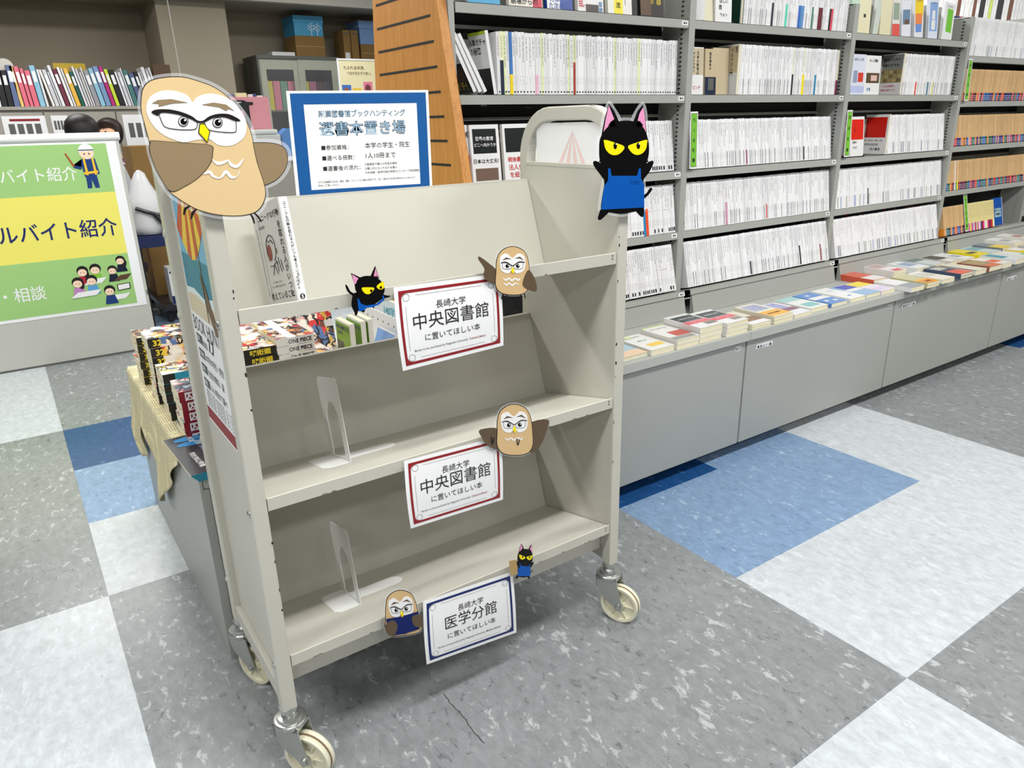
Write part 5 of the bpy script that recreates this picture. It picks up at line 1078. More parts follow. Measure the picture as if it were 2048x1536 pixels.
# ---------------------------------------------------------------- manga and magazines on the first cabinet
def comic_mesh(seedc, t, spine_rgb, dark=1.0):
    b = MB(); w, d = .176, .113    # spine (long edge) faces -Y, x 0..w
    b.box(0, w, 0, d, t - .0006, t, 0); b.box(0, w, 0, d, 0, .0006, 0); b.box(0, w, 0, .0006, .0006, t - .0006, 1); b.box(.001, w - .001, .0006, d - .001, .0006, t - .0006, 2)
    return b
def comic(x, y, z, t, rot, label, group, art, spine, num=None, numcol=None, blk=None, title=None, band=False, wd=(.176, .113)):
    root = bpy.data.objects.new('comic_book', None); S.collection.objects.link(root); root.location = (x, y, z); root.rotation_euler = (0, 0, R_(rot)); tag(root, label, 'comic', group)
    def sub(b, nm, mm): me = b.mesh(nm, mm if isinstance(mm, list) else [mm]); o = bpy.data.objects.new(nm, me); S.collection.objects.link(o); o.parent = root
    w, d = wd
    b = MB(); b.box(0, w, 0, d, t - .0006, t); b.box(0, w, 0, d, 0, .0006); sub(b, 'cover', art)
    b = MB(); b.box(0, w, -.0004, .0006, 0, t); sub(b, 'spine', spine)
    b = MB(); b.box(.001, w - .001, .0006, d - .001, .0006, t - .0006); sub(b, 'page_block', M_PAGE)
    if blk is not None: b = MB(); b.box(0, .03, -.0008, -.0004, .0005, t - .0005); sub(b, 'spine_block', blk)
    if num: 
        b = MB(); text(b, num, (.024, -.0012, t * .5 - t * .3), (1, 0, 0), (0, 0, 1), t * .85, 0, 'C', .03); sub(b, 'volume_number', numcol)
    if title: b = MB(); text(b, title[0], (w * title[1], -.0012, t * .22), (1, 0, 0), (0, 0, 1), t * .75, 0, 'C', .03, title[2]); sub(b, 'lettering', title[3])
    if band: b = MB(); b.box(w * .3, w * .52, -.001, d, t + .0001, t + .0005); b.box(w * .3, w * .52, -.0012, -.0008, 0, t); sub(b, 'paper_band', M_PAPER)
    return root
rm = random.Random(5)
YEL, REDC, CYAN, BLKC = fc(236, 210, 50), fc(140, 20, 34), fc(30, 130, 156), fc(20, 18, 18)
def stack(x, y, n, t, lab, grp, **kw):
    for k in range(n):
        pos = ['topmost', 'second down', 'third down', 'fourth down', 'fifth down', 'sixth down', 'seventh down'][n - 1 - k]
        comic(x + rm.uniform(-.002, .002), y + rm.uniform(-.002, .002), Z0 + .0032 + k * (t + .0005), t, rm.uniform(-1.5, 1.5), '%s, %s of %s' % (lab[0], pos, lab[1]), grp, **kw)
stack(.256, 2.40, 6, .0248, ('comic with black-ended spine', 'stack at the far left table corner'), 'comics in the far left stack', art=M_ART[0], spine=YEL, blk=BLKC, num='32', numcol=YEL)
stack(.262, 2.19, 7, .0272, ('comic with gold 32 spine', 'tall stack before the corner stack'), 'comics in the tall gold stack', art=M_ART[2], spine=M_ART[0], blk=BLKC, num='32', numcol=YEL)
stack(.262, 2.03, 5, .026, ('comic with teal spine', 'stack between gold and red stacks'), 'comics in the teal-spined stack', art=M_ART[2], spine=CYAN, blk=BLKC)
stack(.266, 1.845, 5, .027, ('comic with dark red 31 spine', 'red stack left of the truck'), 'comics in the red-spined stack', art=M_ART[1], spine=REDC, num='囚', numcol=W_, title=('31', .5, .03, W_))
TW = (.113, .176)
stack(.462, 2.06, 6, .0245, ('comic with black and yellow foot', 'stack seen first through the truck'), 'comics in the black and yellow stack', art=M_ART[0], spine=BLKC, title=('呪術廻', .6, .06, YEL), wd=TW)
stack(.468, 2.24, 6, .0245, ('comic with warm cover', 'rear stack seen first through the truck'), 'comics in the rear left stack', art=M_ART[0], spine=W_, wd=TW)
stack(.578, 2.062, 7, .0228, ('comic with paper band', 'banded stack seen through the truck'), 'banded comics seen through the truck', art=M_ART[0], spine=W_, title=('ONE PIECE', .62, .07, K_), band=True, wd=TW)
stack(.580, 2.242, 7, .0228, ('banded comic', 'rear banded stack behind the truck'), 'banded comics of the rear stack', art=M_ART[2], spine=W_, band=True, wd=TW)
stack(.455, 1.865, 5, .0185, ('comic with bright cover', 'low front stack behind the truck'), 'comics in the low front stack', art=M_ART[2], spine=W_)
stack(.636, 1.865, 5, .0178, ('comic with pale cover', 'lowest front stack behind the truck'), 'comics in the lowest front stack', art=M_ART[2], spine=W_)
for k in range(3):
    cover_book('comic_book', .113, .176, .0165, up((.797, .838, .866)[k], 2.163 + .01 * k, Z0 + .001, 0, -90), ['green comic numbered 22, first of three standing behind the truck', 'green comic, second of three standing behind the truck', 'green comic, last of three standing behind the truck'][k], W_, [(0, 1, 0, .96, fc(120, 170, 30)), (0, .5, .1, .62, fc(40, 60, 34)), (.3, .8, .02, .2, fc(226, 200, 170)), (.02, .3, .3, .5, fc(90, 110, 60))],
               [('SAKAMOTO', .48, .84, .0195, fc(40, 30, 110), 'H'), ('DAYS', .3, .74, .016, fc(60, 40, 140), 'H'), ('22', .7, .4, .034, fc(30, 20, 90), 'H')], spine=fc(236, 236, 230))
cover_book('comic_book', .128, .12, .012, Matrix.Translation((.915, 2.20, Z0 + .001)) @ Matrix.Rotation(R_(20), 4, 'Y') @ Matrix.Rotation(R_(-90), 4, 'Z'), 'sky blue comic with yellow-haired figure leaning low behind the truck', fc(130, 172, 226), [(.3, .6, .2, .6, fc(240, 214, 110)), (.85, 1, .1, .5, fc(230, 120, 90)), (0, 1, .97, 1, W_)], spine=W_)
dv = thing('display_divider', 'white punched metal divider standing behind the green comics', 'divider', (1.0, 2.2, Z0))
bx('plate', (.992, .995, 2.03, 2.45, Z0 + .001, Z0 + .145), M_WHITE, dv); bx('foot', (.995, 1.11, 2.05, 2.43, Z0 + .0005, Z0 + .0025), M_WHITE, dv)
for k in range(9): q = MB(); q.lathe([(.0035, 0), (.0035, .0003)], (.992, 2.07 + k * .042, Z0 + .115), (-1, 0, 0), 10); q.build('punched_hole', M_BLACK, dv)
cover_book('comic_book', .128, .18, .012, up(1.02, 2.30, Z0 + .003, 0, -90), 'pale blue 140 book standing behind the white divider', fc(220, 236, 242), [(.94, 1, 0, 1, fc(236, 236, 220))], [('140字', .45, .72, .036, fc(60, 170, 190), 'H'), ('実戦', .7, .5, .026, fc(60, 170, 190), 'H')])
for k in range(2): cover_book('comic_book', .1, .176, .02, up(.69 + k * .105, 2.44, Z0 + .001, 12, 0), ('left' if k == 0 else 'right') + ' comic of the pair standing face-out behind the green comics', M_ART[1 - k], [(0, 1, .42, .55, W_)])
stack(.70, 2.19, 3, .02, ('comic with loose cover', 'low stack beside green comics'), 'comics in the low stack beside the green ones', art=M_ART[2], spine=W_, wd=(.088, .13))
cover_book('comic_book', .113, .176, .02, up(.722, 2.36, Z0 + .001, 20, 0), 'illustrated comic with pink flowers leaning behind the banded stack', M_ART[1], [(0, 1, .3, .5, W_)])
cover_book('comic_book', .113, .17, .02, up(.722, 2.30, Z0 + .001, 35, 0), 'lower illustrated comic leaning in front of the pink flowered one', M_ART[0])
# slim white books at the right end of the manga table (tops seen beside the owl)
for k in range(4): put(book_mesh('white_card_book', t=.012, d=.105, h=SH * .62, spine=C_(238, 238, 240), seed=.1 * k + .05, dark=.6), 'white_card_book', tilt_mx(1.05 + k * .0128, 1.72, Z0 + .001, 6), 'thin white book standing below the pointing owl, seen through the truck', 'thin white books behind the truck')
# magazines with blue ovals
for k in range(4):
    t = thing('magazine', ('dark magazine with two blue ovals on top of the pile, front table corner' if k == 3 else 'dark magazine under the one with blue ovals, front table corner'), 'magazine', (.232, 1.612, Z0 + .0015 + k * .0048), 'magazines at the front table corner')
    z = Z0 + .0015 + k * .0048; xx = .226 + (3 - k) * .004; yy = 1.612 - .0 * k
    mx = Matrix.Translation((xx, yy, z)) @ Matrix.Rotation(R_(3), 4, 'Z')
    b = MB(); b.box(0, .186, 0, .25, 0, .0044, mx=mx); b.build('magazine_block', M_PAGE, t)
    b = MB(); b.box(0, .186, -.0006, 0, 0, .0046, mx=mx); b.build('spine', CYAN, t)
    b = MB(); b.box(0, .186, 0, .25, .0044, .0047, mx=mx); b.build('cover', fc(34, 34, 44), t)
    if k == 3:
        b = MB(); b.box(.06, .17, .03, .16, .0048, .005, mx=mx); b.build('cover_photo', fc(120, 120, 160), t)
        for q_ in range(2):
            b = MB(); cx, cy = .06, .222 - q_ * .034
            b.prism([(cx + .043 * math.cos(a), cy + .0155 * math.sin(a)) for a in [i * math.pi / 12 for i in range(24)]], lambda a, c, d: mx @ Vector((a, c, d)), .0048, .0051); b.build('blue_oval', fc(40, 140, 206), t)
        b = MB()
        for (st, x_, y_, s_) in (('最新版', .05, .215, .014), ('決定', .06, .181, .014), ('完全保存', .03, .10, .014), ('図鑑', .03, .08, .013), ('大特集', .03, .055, .016), ('特別号', .12, .04, .012)):
            q = MB(); text(q, st, (x_, y_, .0054), (0, -1, 0), (1, 0, 0), s_, 0, 'C', .02); b.mesh_([mx @ Vector(v) for v in q.v], q.f)
        b.build('lettering', W_, t)
# newsprint cloth over the left end of the table
def cloth():
    mt, nt, bs = newmat('printed_cream_cloth'); uvn = N(nt, 'ShaderNodeTexCoord'); sp = N(nt, 'ShaderNodeSeparateXYZ')
    # text columns run along the cloth: coordinates are stored in the uv map
    nt.links.new(uvn.outputs['UV'], sp.inputs[0]); u, v = sp.outputs[0], sp.outputs[1]
    no = N(nt, 'ShaderNodeTexNoise', i_Scale=1.0, i_Detail=1.0); cv = N(nt, 'ShaderNodeCombineXYZ'); nt.links.new(math_(nt, 'MULTIPLY', u, 700.0), cv.inputs[0]); nt.links.new(math_(nt, 'MULTIPLY', v, 300.0), cv.inputs[1]); nt.links.new(cv.outputs[0], no.inputs['Vector'])
    line = math_(nt, 'LESS_THAN', math_(nt, 'FRACT', math_(nt, 'DIVIDE', v, .0062)), .55)
    para = N(nt, 'ShaderNodeTexNoise', i_Scale=14.0); nt.links.new(uvn.outputs['UV'], para.inputs['Vector'])
    col = math_(nt, 'GREATER_THAN', math_(nt, 'FRACT', math_(nt, 'DIVIDE', u, .075)), .09)
    f = math_(nt, 'MULTIPLY', math_(nt, 'MULTIPLY', line, math_(nt, 'GREATER_THAN', no.outputs[0], .46)), math_(nt, 'MULTIPLY', col, math_(nt, 'GREATER_THAN', para.outputs[0], .38)))
    nt.links.new(mixc(nt, math_(nt, 'MULTIPLY', f, .75), sr(232, 222, 180), sr(120, 110, 80)), bs.inputs['Base Color']); bs.inputs['Roughness'].default_value = .85
    me_v, me_f, uvs = [], [], []; nu, nd = 60, 22
    keys = [(1.86, .455), (1.92, .42), (2.04, .33), (2.18, .22), (2.27, .17), (2.33, .30), (2.41, .38), (2.47, .31), (2.54, .22), (2.60, .20), (2.645, .30)]
    def zb(y):
        for (a, za), (b_, zb_) in zip(keys, keys[1:]):
            if a <= y <= b_: return za + (zb_ - za) * (y - a) / (b_ - a)
        return .45
    top_n = 10
    for i in range(nu + 1):
        y = 1.86 + (2.645 - 1.86) * i / nu; zbot = zb(y)
        xin = .46
        for j in range(top_n): me_v.append((xin - (xin - .2405) * j / (top_n - 1), y, .5075 + .0003 * math.sin(y * 60))); uvs.append((y, .6 + xin - me_v[-1][0]))
        for j in range(1, nd + 1):
            s_ = j / nd; z = .5075 - (.5075 - zbot) * s_; drop = .5075 - z
            x = .2405 - min(.004, drop * .4) - .014 * s_ * (1 + math.sin(y * 26 + s_ * 1.5)) * min(1, drop * 4); me_v.append((x, y, z)); uvs.append((y, .82 + drop))
    C = top_n + nd
    for i in range(nu):
        for j in range(C - 1): me_f.append((i * C + j, i * C + j + 1, (i + 1) * C + j + 1, (i + 1) * C + j))
    me = bpy.data.meshes.new('table_cloth'); me.from_pydata(me_v, [], me_f); me.materials.append(mt)
    l = me.uv_layers.new(name='uv'); l.data.foreach_set('uv', [c for f in me_f for k in f for c in uvs[k]]); me.polygons.foreach_set('use_smooth', [True] * len(me.polygons))
    o = bpy.data.objects.new('table_cloth', me); S.collection.objects.link(o); tag(o, 'cream newsprint-patterned cloth draped over the left end of the manga table', 'cloth')
    so = o.modifiers.new('thick', 'SOLIDIFY'); so.thickness = .0008; so.offset = 1
cloth()
# ---------------------------------------------------------------- white book on the top truck shelf
def feature_book():
    tl = R_(14); X0, t, D, H = .4155, .0185, .128, .19
    O = Vector((X0, 1.308, .9475)); mx = Matrix.Translation(O) @ Matrix.Rotation(-tl, 4, 'X') @ Matrix.Rotation(R_(8), 4, 'Z')
    root = thing('hardback_book', 'white book with red oval drawing standing on the truck top shelf', 'book', (0, 0, 0)); root.matrix_world = mx
    def sub(b, nm, mm): me = b.mesh(nm, mm if isinstance(mm, list) else [mm]); o = bpy.data.objects.new(nm, me); S.collection.objects.link(o); o.parent = root
    b = MB(); b.box(0, .0015, .0, D, 0, H); b.box(t - .0015, t, 0, D, 0, H); sub(b, 'cover', M_PAPER)
    b = MB(); b.prism([(0, .0), (.002, -.0022), (t / 2, -.003), (t - .002, -.0022), (t, 0), (t - .0015, .0012), (.0015, .0012)], lambda a, c, d: Vector((a, c, d)), 0, H); sub(b, 'spine', M_PAPER)
    b = MB(); b.box(.0015, t - .0015, .0012, D - .003, .002, H - .002); sub(b, 'page_block', M_PAGE)
    b = MB(); text(b, 'ユニークな行動を取れる人がいつも考えていること', (t * .5, -.0034, H - .008), (1, 0, 0), (0, 0, 1), .0066, 0, 'C', .012, vertical=True, step=.98)
    text(b, '池田貴将', (t * .3, -.0034, .048), (1, 0, 0), (0, 0, 1), .0052, 0, 'C', 0, vertical=True, step=1.25)
    b.prism([(t / 2 + .0052 * math.cos(a), .009 + .0052 * math.sin(a)) for a in [k * math.pi / 8 for k in range(16)]], lambda a, c, d: Vector((a, -.0034 - d, c)), 0, .0002); sub(b, 'spine_lettering', M_INK)
    b = MB(); text(b, 'S', (t / 2, -.0040, .0058), (1, 0, 0), (0, 0, 1), .009, 0, 'C', .03); sub(b, 'spine_emblem', M_PAPER)
    b = MB(); E, U = (0, -1, 0), (0, 0, 1); cx = -.0004     # cover print faces -X; reading direction runs towards the spine
    text(b, 'を取れる人がいつも', (cx, .0155, H * .80), E, U, .0158, 0, 'C', .012, vertical=True, step=1.0)
    text(b, 'ユニークな行動', (cx, .054, H * .845), E, U, .0135, 0, 'C', .012); text(b, '考えていること', (cx, .058, .012), E, U, .015, 0, 'C', .012)
    text(b, '池田貴将', (cx, .092, H * .77), E, U, .0068, 0, 'C', .0); text(b, '人には思いつけない', (cx, .068, .042), E, U, .0046, 0, 'C', 0); text(b, '新しい価値を生み出すために', (cx, .066, .034), E, U, .0046, 0, 'C', 0)
    text(b, 'WHAT UNIQUE MINDS ALWAYS THINK ABOUT', (cx, .1145, .02), (0, 0, 1), (0, 1, 0), .0062, 0, 'L', 0, .13)
    b.box(cx, cx + .0002, .1035, .1039, .008, H - .02); sub(b, 'cover_lettering', M_INK)
    P = lambda a, c: Vector((cx, a, c))
    def line(b_, pts, r): b_.tube([P(*p) for p in pts], r, 5)
    b = MB(); line(b, [(.083, .085), (.088, .10), (.086, .118), (.078, .128), (.066, .132), (.055, .127), (.049, .116), (.05, .10), (.055, .09), (.062, .083)], .0008)
    line(b, [(.082, .125), (.074, .119), (.063, .122), (.056, .114)], .0008); line(b, [(.05, .105), (.045, .102), (.047, .094)], .0007)
    line(b, [(.047, .088), (.04, .06)], .0008); line(b, [(.055, .083), (.052, .062)], .0008); line(b, [(.036, .082), (.032, .062)], .0008); line(b, [(.066, .078), (.078, .058)], .0008); line(b, [(.066, .076), (.058, .058)], .0008); line(b, [(.085, .075), (.07, .074), (.06, .08), (.05, .078)], .0008)
    sub(b, 'line_drawing', M_INK)
    b = MB(); b.prism([(.077 + .009 * math.cos(a), .1 + .0155 * math.sin(a)) for a in [k * math.pi / 12 for k in range(24)]], lambda a, c, d: Vector((-.0004 - d, a, c)), 0, .0004); sub(b, 'red_oval', fc(150, 50, 40))
feature_book()
# ================================================================ LEFT NOTICEBOARD
def noticeboard():
    Y = 4.76; t = thing('noticeboard', 'pale grey freestanding board with rounded top rail and green job poster', 'board', (-.6, Y, 0))
    M_BD = mat('pale_grey_board', (190, 190, 182), .55, 0, .03, 5, .02)
    bx('board_panel', (-1.9, .622, Y, Y + .035, .012, 1.208), M_BD, t); bx('base_strip', (-1.9, .622, Y - .0, Y + .035, 0, .012), M_DKGREY, t)
    b = MB(); b.lathe([(.0225, 0), (.0225, 2.53)], (-1.9, Y + .008, 1.222), (1, 0, 0), 18); b.build('top_rail', M_WHITE, t, smooth=False)
    for (x, z) in ((.60, 1.13), (.615, .33)): bx('scuff', (x, x + .006, Y - .001, Y, z, z + .03), M_DKGREY, t)
    p = thing('job_poster', 'green and yellow job introduction poster taped on the noticeboard', 'poster', (-.4, Y - .002, .28))
    x0, x1, z0, z1 = -1.3, .605, .272, 1.19
    GR, YE = mat('poster_green', (156, 200, 122), .5, 0, .02, 3, 0), mat('poster_yellow', (234, 226, 106), .5, 0, .02, 3, 0)
    bx('poster_sheet', (x0, x1, Y - .002, Y - .0008, z0, z1 + .008), M_PAPER, p)
    px = .555
    for nm, a, c, mm in (('green_band', .93, 1.188, GR), ('yellow_band', .585, .93, YE), ('green_band', .290, .585, GR)): bx(nm, (x0, px, Y - .0026, Y - .002, a, c), mm, p)
    b = MB(); text(b, 'ルバイト紹介', (.386, Y - .003, 1.008), UX, UZ, .078, 0, 'R', .004, .425); text(b, 'み・相談', (.114, Y - .003, .385), UX, UZ, .085, 0, 'R', .004, .3); b.build('white_lettering', M_PAPER, p)
    b = MB(); text(b, 'ールバイト紹介', (.53, Y - .003, .70), UX, UZ, .105, 0, 'R', .012, .66); b.build('navy_lettering', M_NAVY, p)
    sk, hr = fc(246, 214, 186), fc(30, 26, 26)
    def el(nm, cx, cz, rx, rz, mm, lay, n=18): b = MB(); b.prism([(cx + rx * math.cos(a), cz + rz * math.sin(a)) for a in [k * 2 * math.pi / n for k in range(n)]], lambda a, c, d: Vector((a, Y - d, c)), .003 + lay * .0004, .0034 + lay * .0004); b.build(nm, mm, p)
    def po(nm, pts, mm, lay): b = MB(); b.prism(pts, lambda a, c, d: Vector((a, Y - d, c)), .003 + lay * .0004, .0034 + lay * .0004); b.build(nm, mm, p)
    # guard
    gx, gz = .452, 1.07
    po('drawn_legs', [(gx - .025, gz - .045), (gx + .028, gz - .045), (gx + .032, gz - .115), (gx + .01, gz - .115), (gx, gz - .07), (gx - .006, gz - .115), (gx - .028, gz - .115)], fc(24, 60, 120), 1)
    po('drawn_coat', [(gx - .03, gz + .04), (gx + .035, gz + .04), (gx + .045, gz - .04), (gx - .03, gz - .055), (gx - .035, gz - .0), (gx - .075, gz + .01), (gx - .075, gz - .005), (gx - .04, gz - .015)], fc(24, 60, 120), 2)
    for dx in (-.024, .018): po('drawn_vest', [(gx + dx, gz + .042), (gx + dx + .01, gz + .042), (gx + dx + .014, gz - .045), (gx + dx + .002, gz - .045)], fc(240, 190, 50), 3)
    po('drawn_vest', [(gx - .032, gz - .03), (gx + .038, gz - .022), (gx + .038, gz - .034), (gx - .032, gz - .042)], fc(240, 190, 50), 4)
    el('drawn_face', gx, gz + .07, .036, .032, sk, 3); po('drawn_helmet', [(gx - .038 + .0, gz + .078)] + [(gx + .038 * math.cos(a), gz + .08 + .038 * math.sin(a)) for a in [math.pi - k * math.pi / 10 for k in range(11)]], M_PAPER, 4)
    po('drawn_helmet_line', [(gx - .037, gz + .088), (gx + .037, gz + .088), (gx + .037, gz + .083), (gx - .037, gz + .083)], fc(20, 60, 70), 5)
    po('drawn_baton', [(gx - .105, gz + .07), (gx - .098, gz + .074), (gx - .068, gz + .005), (gx - .076, gz + .0)], fc(170, 80, 50), 3)
    for e in (-.012, .012): el('drawn_eye', gx + e, gz + .066, .004, .004, hr, 5, 8)
    # seated group
    for (cx, cz, hair, shirt, lay) in ((.31, .505, 'l', (180, 40, 60), 1), (.375, .51, 's', (130, 190, 60), 1), (.275, .445, 'l', (190, 130, 190), 4), (.345, .45, 's', (90, 160, 210), 4), (.51, .545, 'l', (20, 30, 50), 1), (.46, .495, 's', (24, 30, 50), 2), (.425, .38, 's', (30, 60, 120), 4)):
        sc = .85 if cx > .45 and cz > .49 else 1.0
        po('drawn_body', [(cx - .022 * sc, cz - .025 * sc), (cx + .022 * sc, cz - .025 * sc), (cx + .034 * sc, cz - .075 * sc), (cx - .034 * sc, cz - .075 * sc)], fc(*shirt), lay)
        el('drawn_hair', cx, cz + .006 * sc, .029 * sc, .028 * sc, hr, lay + 1); 
        if hair == 'l': el('drawn_hair', cx + .016, cz - .014, .014, .022, hr, lay + 1)
        el('drawn_face', cx - .002, cz - .004 * sc, .023 * sc, .020 * sc, sk, lay + 2)
        for e in (-.009, .007): el('drawn_eye', cx + e, cz - .004, .0022, .003, hr, lay + 3, 6)
    for (xa, xb, zz, lay, mm) in ((.30, .425, .45, 3, W_), (.225, .385, .385, 7, W_), (.455, .555, .455, 3, fc(90, 64, 46)), (.405, .53, .345, 3, W_)):
        po('drawn_desk', [(xa, zz - .022), (xb - .03, zz - .018), (xb, zz + .012), (xa + .04, zz + .008)], mm, lay)
    po('drawn_screen', [(.468, .375), (.535, .38), (.537, .415), (.468, .412)], hr, 4); po('drawn_screen', [(.472, .379), (.53, .384), (.532, .411), (.472, .408)], W_, 5)
noticeboard()
# ================================================================ OFFICE BEYOND
M_OFF = mat('office_cabinet', (160, 156, 146), .5, 0, .03, 4)
M_KRAFT = mat('kraft_cardboard', (140, 108, 58), .8, 0, .05, 20, .05)
# wall cabinets with files on top
fx = 7.42
wc = thing('office_cabinet', 'long beige office cabinet under the row of files', 'cabinet', (-.2, fx, 0))
bx('carcass', (-2.2, 1.53, fx, 7.89, .0, 1.425), M_OFF, wc)
for k in range(7): bx('door_panel', (-2.19 + k * .53, -1.67 + k * .53, fx - .018, fx, .04, 1.405), M_OFF, wc, bevel=.003)
bx('cabinet_top', (-2.2, 1.53, fx - .03, 7.89, 1.425, 1.45), M_OFF, wc)
for (x, w, h, st, red) in ((.16, .30, .30, '案内表', 1), (.50, .12, .2, '予定', 0), (1.03, .3, .34, '当番表', 0)):
    s_ = thing('posted_sheet', 'white timetable sheet %s posted on the office cabinet' % {.16: 'with red heading', .50: 'of small size beside the dark-haired person', 1.03: 'with grey grid'}[x], 'paper', (x, fx - .02, 1.05))
    bx('sheet', (x, x + w, fx - .0215, fx - .0195, 1.38 - h, 1.38), M_PAPER, s_)
    if red: bx('heading_bar', (x + .05, x + w - .04, fx - .0225, fx - .0215, 1.34, 1.358), M_RED, s_)
    for q_ in range(4): bx('grid_block', (x + w * .12 + q_ * w * .2, x + w * .26 + q_ * w * .2, fx - .0225, fx - .0215, 1.38 - h * .55, 1.38 - h * .2), M_DKGREY, s_)
rf = random.Random(21)
x = -.30; pal = [(226, 226, 230), (206, 208, 214), (190, 190, 196), (236, 232, 226), (70, 120, 120), (84, 96, 140), (236, 236, 236), (196, 60, 40), (228, 190, 110), (206, 200, 196), (150, 150, 156), (30, 30, 34), (96, 110, 150), (226, 110, 130), (226, 112, 132), (140, 190, 214), (110, 40, 60), (230, 180, 70), (20, 90, 80), (180, 40, 120), (200, 220, 60), (30, 30, 34), (120, 150, 190)]
seq = [4, 5, 11, 0, 1, 0, 2, 0, 6, 8, 7, 1, 0, 0, 9, 15, 1, 2, 0, 11, 11, 12, 8, 13, 14, 13, 15, 0, 3, 1, 0, 0, 16, 6, 0, 17, 18, 0, 1, 9, 0, 10, 15, 22, 19, 20, 21, 0, 1, 0]
kf = 0
while x < 1.36:
    c = pal[seq[kf % len(seq)]]; kf += 1; w = rf.uniform(.012, .03) if c[0] > 180 and c[1] > 180 else rf.uniform(.024, .042); h = rf.uniform(.26, .315); ln = 0 if x < .28 else (4 if x < .5 else 9.5)
    nm = 'folder' if w < .024 else 'ring_binder'
    cn = {(70, 120, 120): 'teal', (84, 96, 140): 'slate blue', (196, 60, 40): 'brick red', (228, 190, 110): 'buff', (30, 30, 34): 'black', (96, 110, 150): 'grey blue', (226, 110, 130): 'salmon pink', (226, 112, 132): 'second salmon pink', (140, 190, 214): 'sky blue', (110, 40, 60): 'maroon', (230, 180, 70): 'mustard', (20, 90, 80): 'dark green', (180, 40, 120): 'magenta', (200, 220, 60): 'lime', (120, 150, 190): 'steel blue', (150, 150, 156): 'mid grey', (206, 200, 196): 'warm grey', (190, 190, 196): 'light grey', (236, 232, 226): 'cream'}.get(c, 'white')
    o = thing(nm, '%s %s standing in the file row on the office cabinet' % (cn, 'thin folder' if nm == 'folder' else 'ring binder'), 'file', (x, 7.44, 1.4505), '%s files on the office cabinet' % cn)
    mx = Matrix.Translation((x, 7.44, 1.4505)) @ Matrix.Rotation(-R_(ln), 4, 'Y')
    b = MB(); b.box(0, w, 0, .002, 0, h, mx=mx); b.box(0, .002, 0, .22, 0, h, mx=mx); b.box(w - .002, w, 0, .22, 0, h, mx=mx); b.build('file_cover', fc(*c), o)
    b = MB(); b.box(.002, w - .002, .004, .215, .004, h - .012, mx=mx); b.build('paper_block', M_PAPER, o)
    if nm == 'ring_binder':
        b = MB(); b.box(w * .2, w * .8, -.0006, 0, h * .6, h * .86, mx=mx); b.build('spine_label', M_PAPER, o)
    x += w * 1.015 + .002 + (.022 if .47 < x < .5 else 0)
o = bx('yellow_document', (.62, .86, 7.70, 7.704, 1.4505, 1.80), fc(190, 160, 30)); tag(o, 'yellow card standing behind the files on the office cabinet', 'card')
b = MB(); b.lathe([(.06, 0), (.06, .09)], (.27, 7.62, 1.755), (0, -1, 0), 24); b.lathe([(.024, .0905), (.024, .092)], (.27, 7.62, 1.755), (0, -1, 0), 16)
o = b.build('tape_reel', fc(200, 196, 186)); tag(o, 'round pale reel lying on top of the files', 'reel'); o.location = (0, 0, 0)
o = bx('wooden_block', (1.36, 1.5, 7.5, 7.6, 1.4505, 1.79), fc(84, 58, 36)); tag(o, 'dark brown box at the end of the file row by the column', 'box')
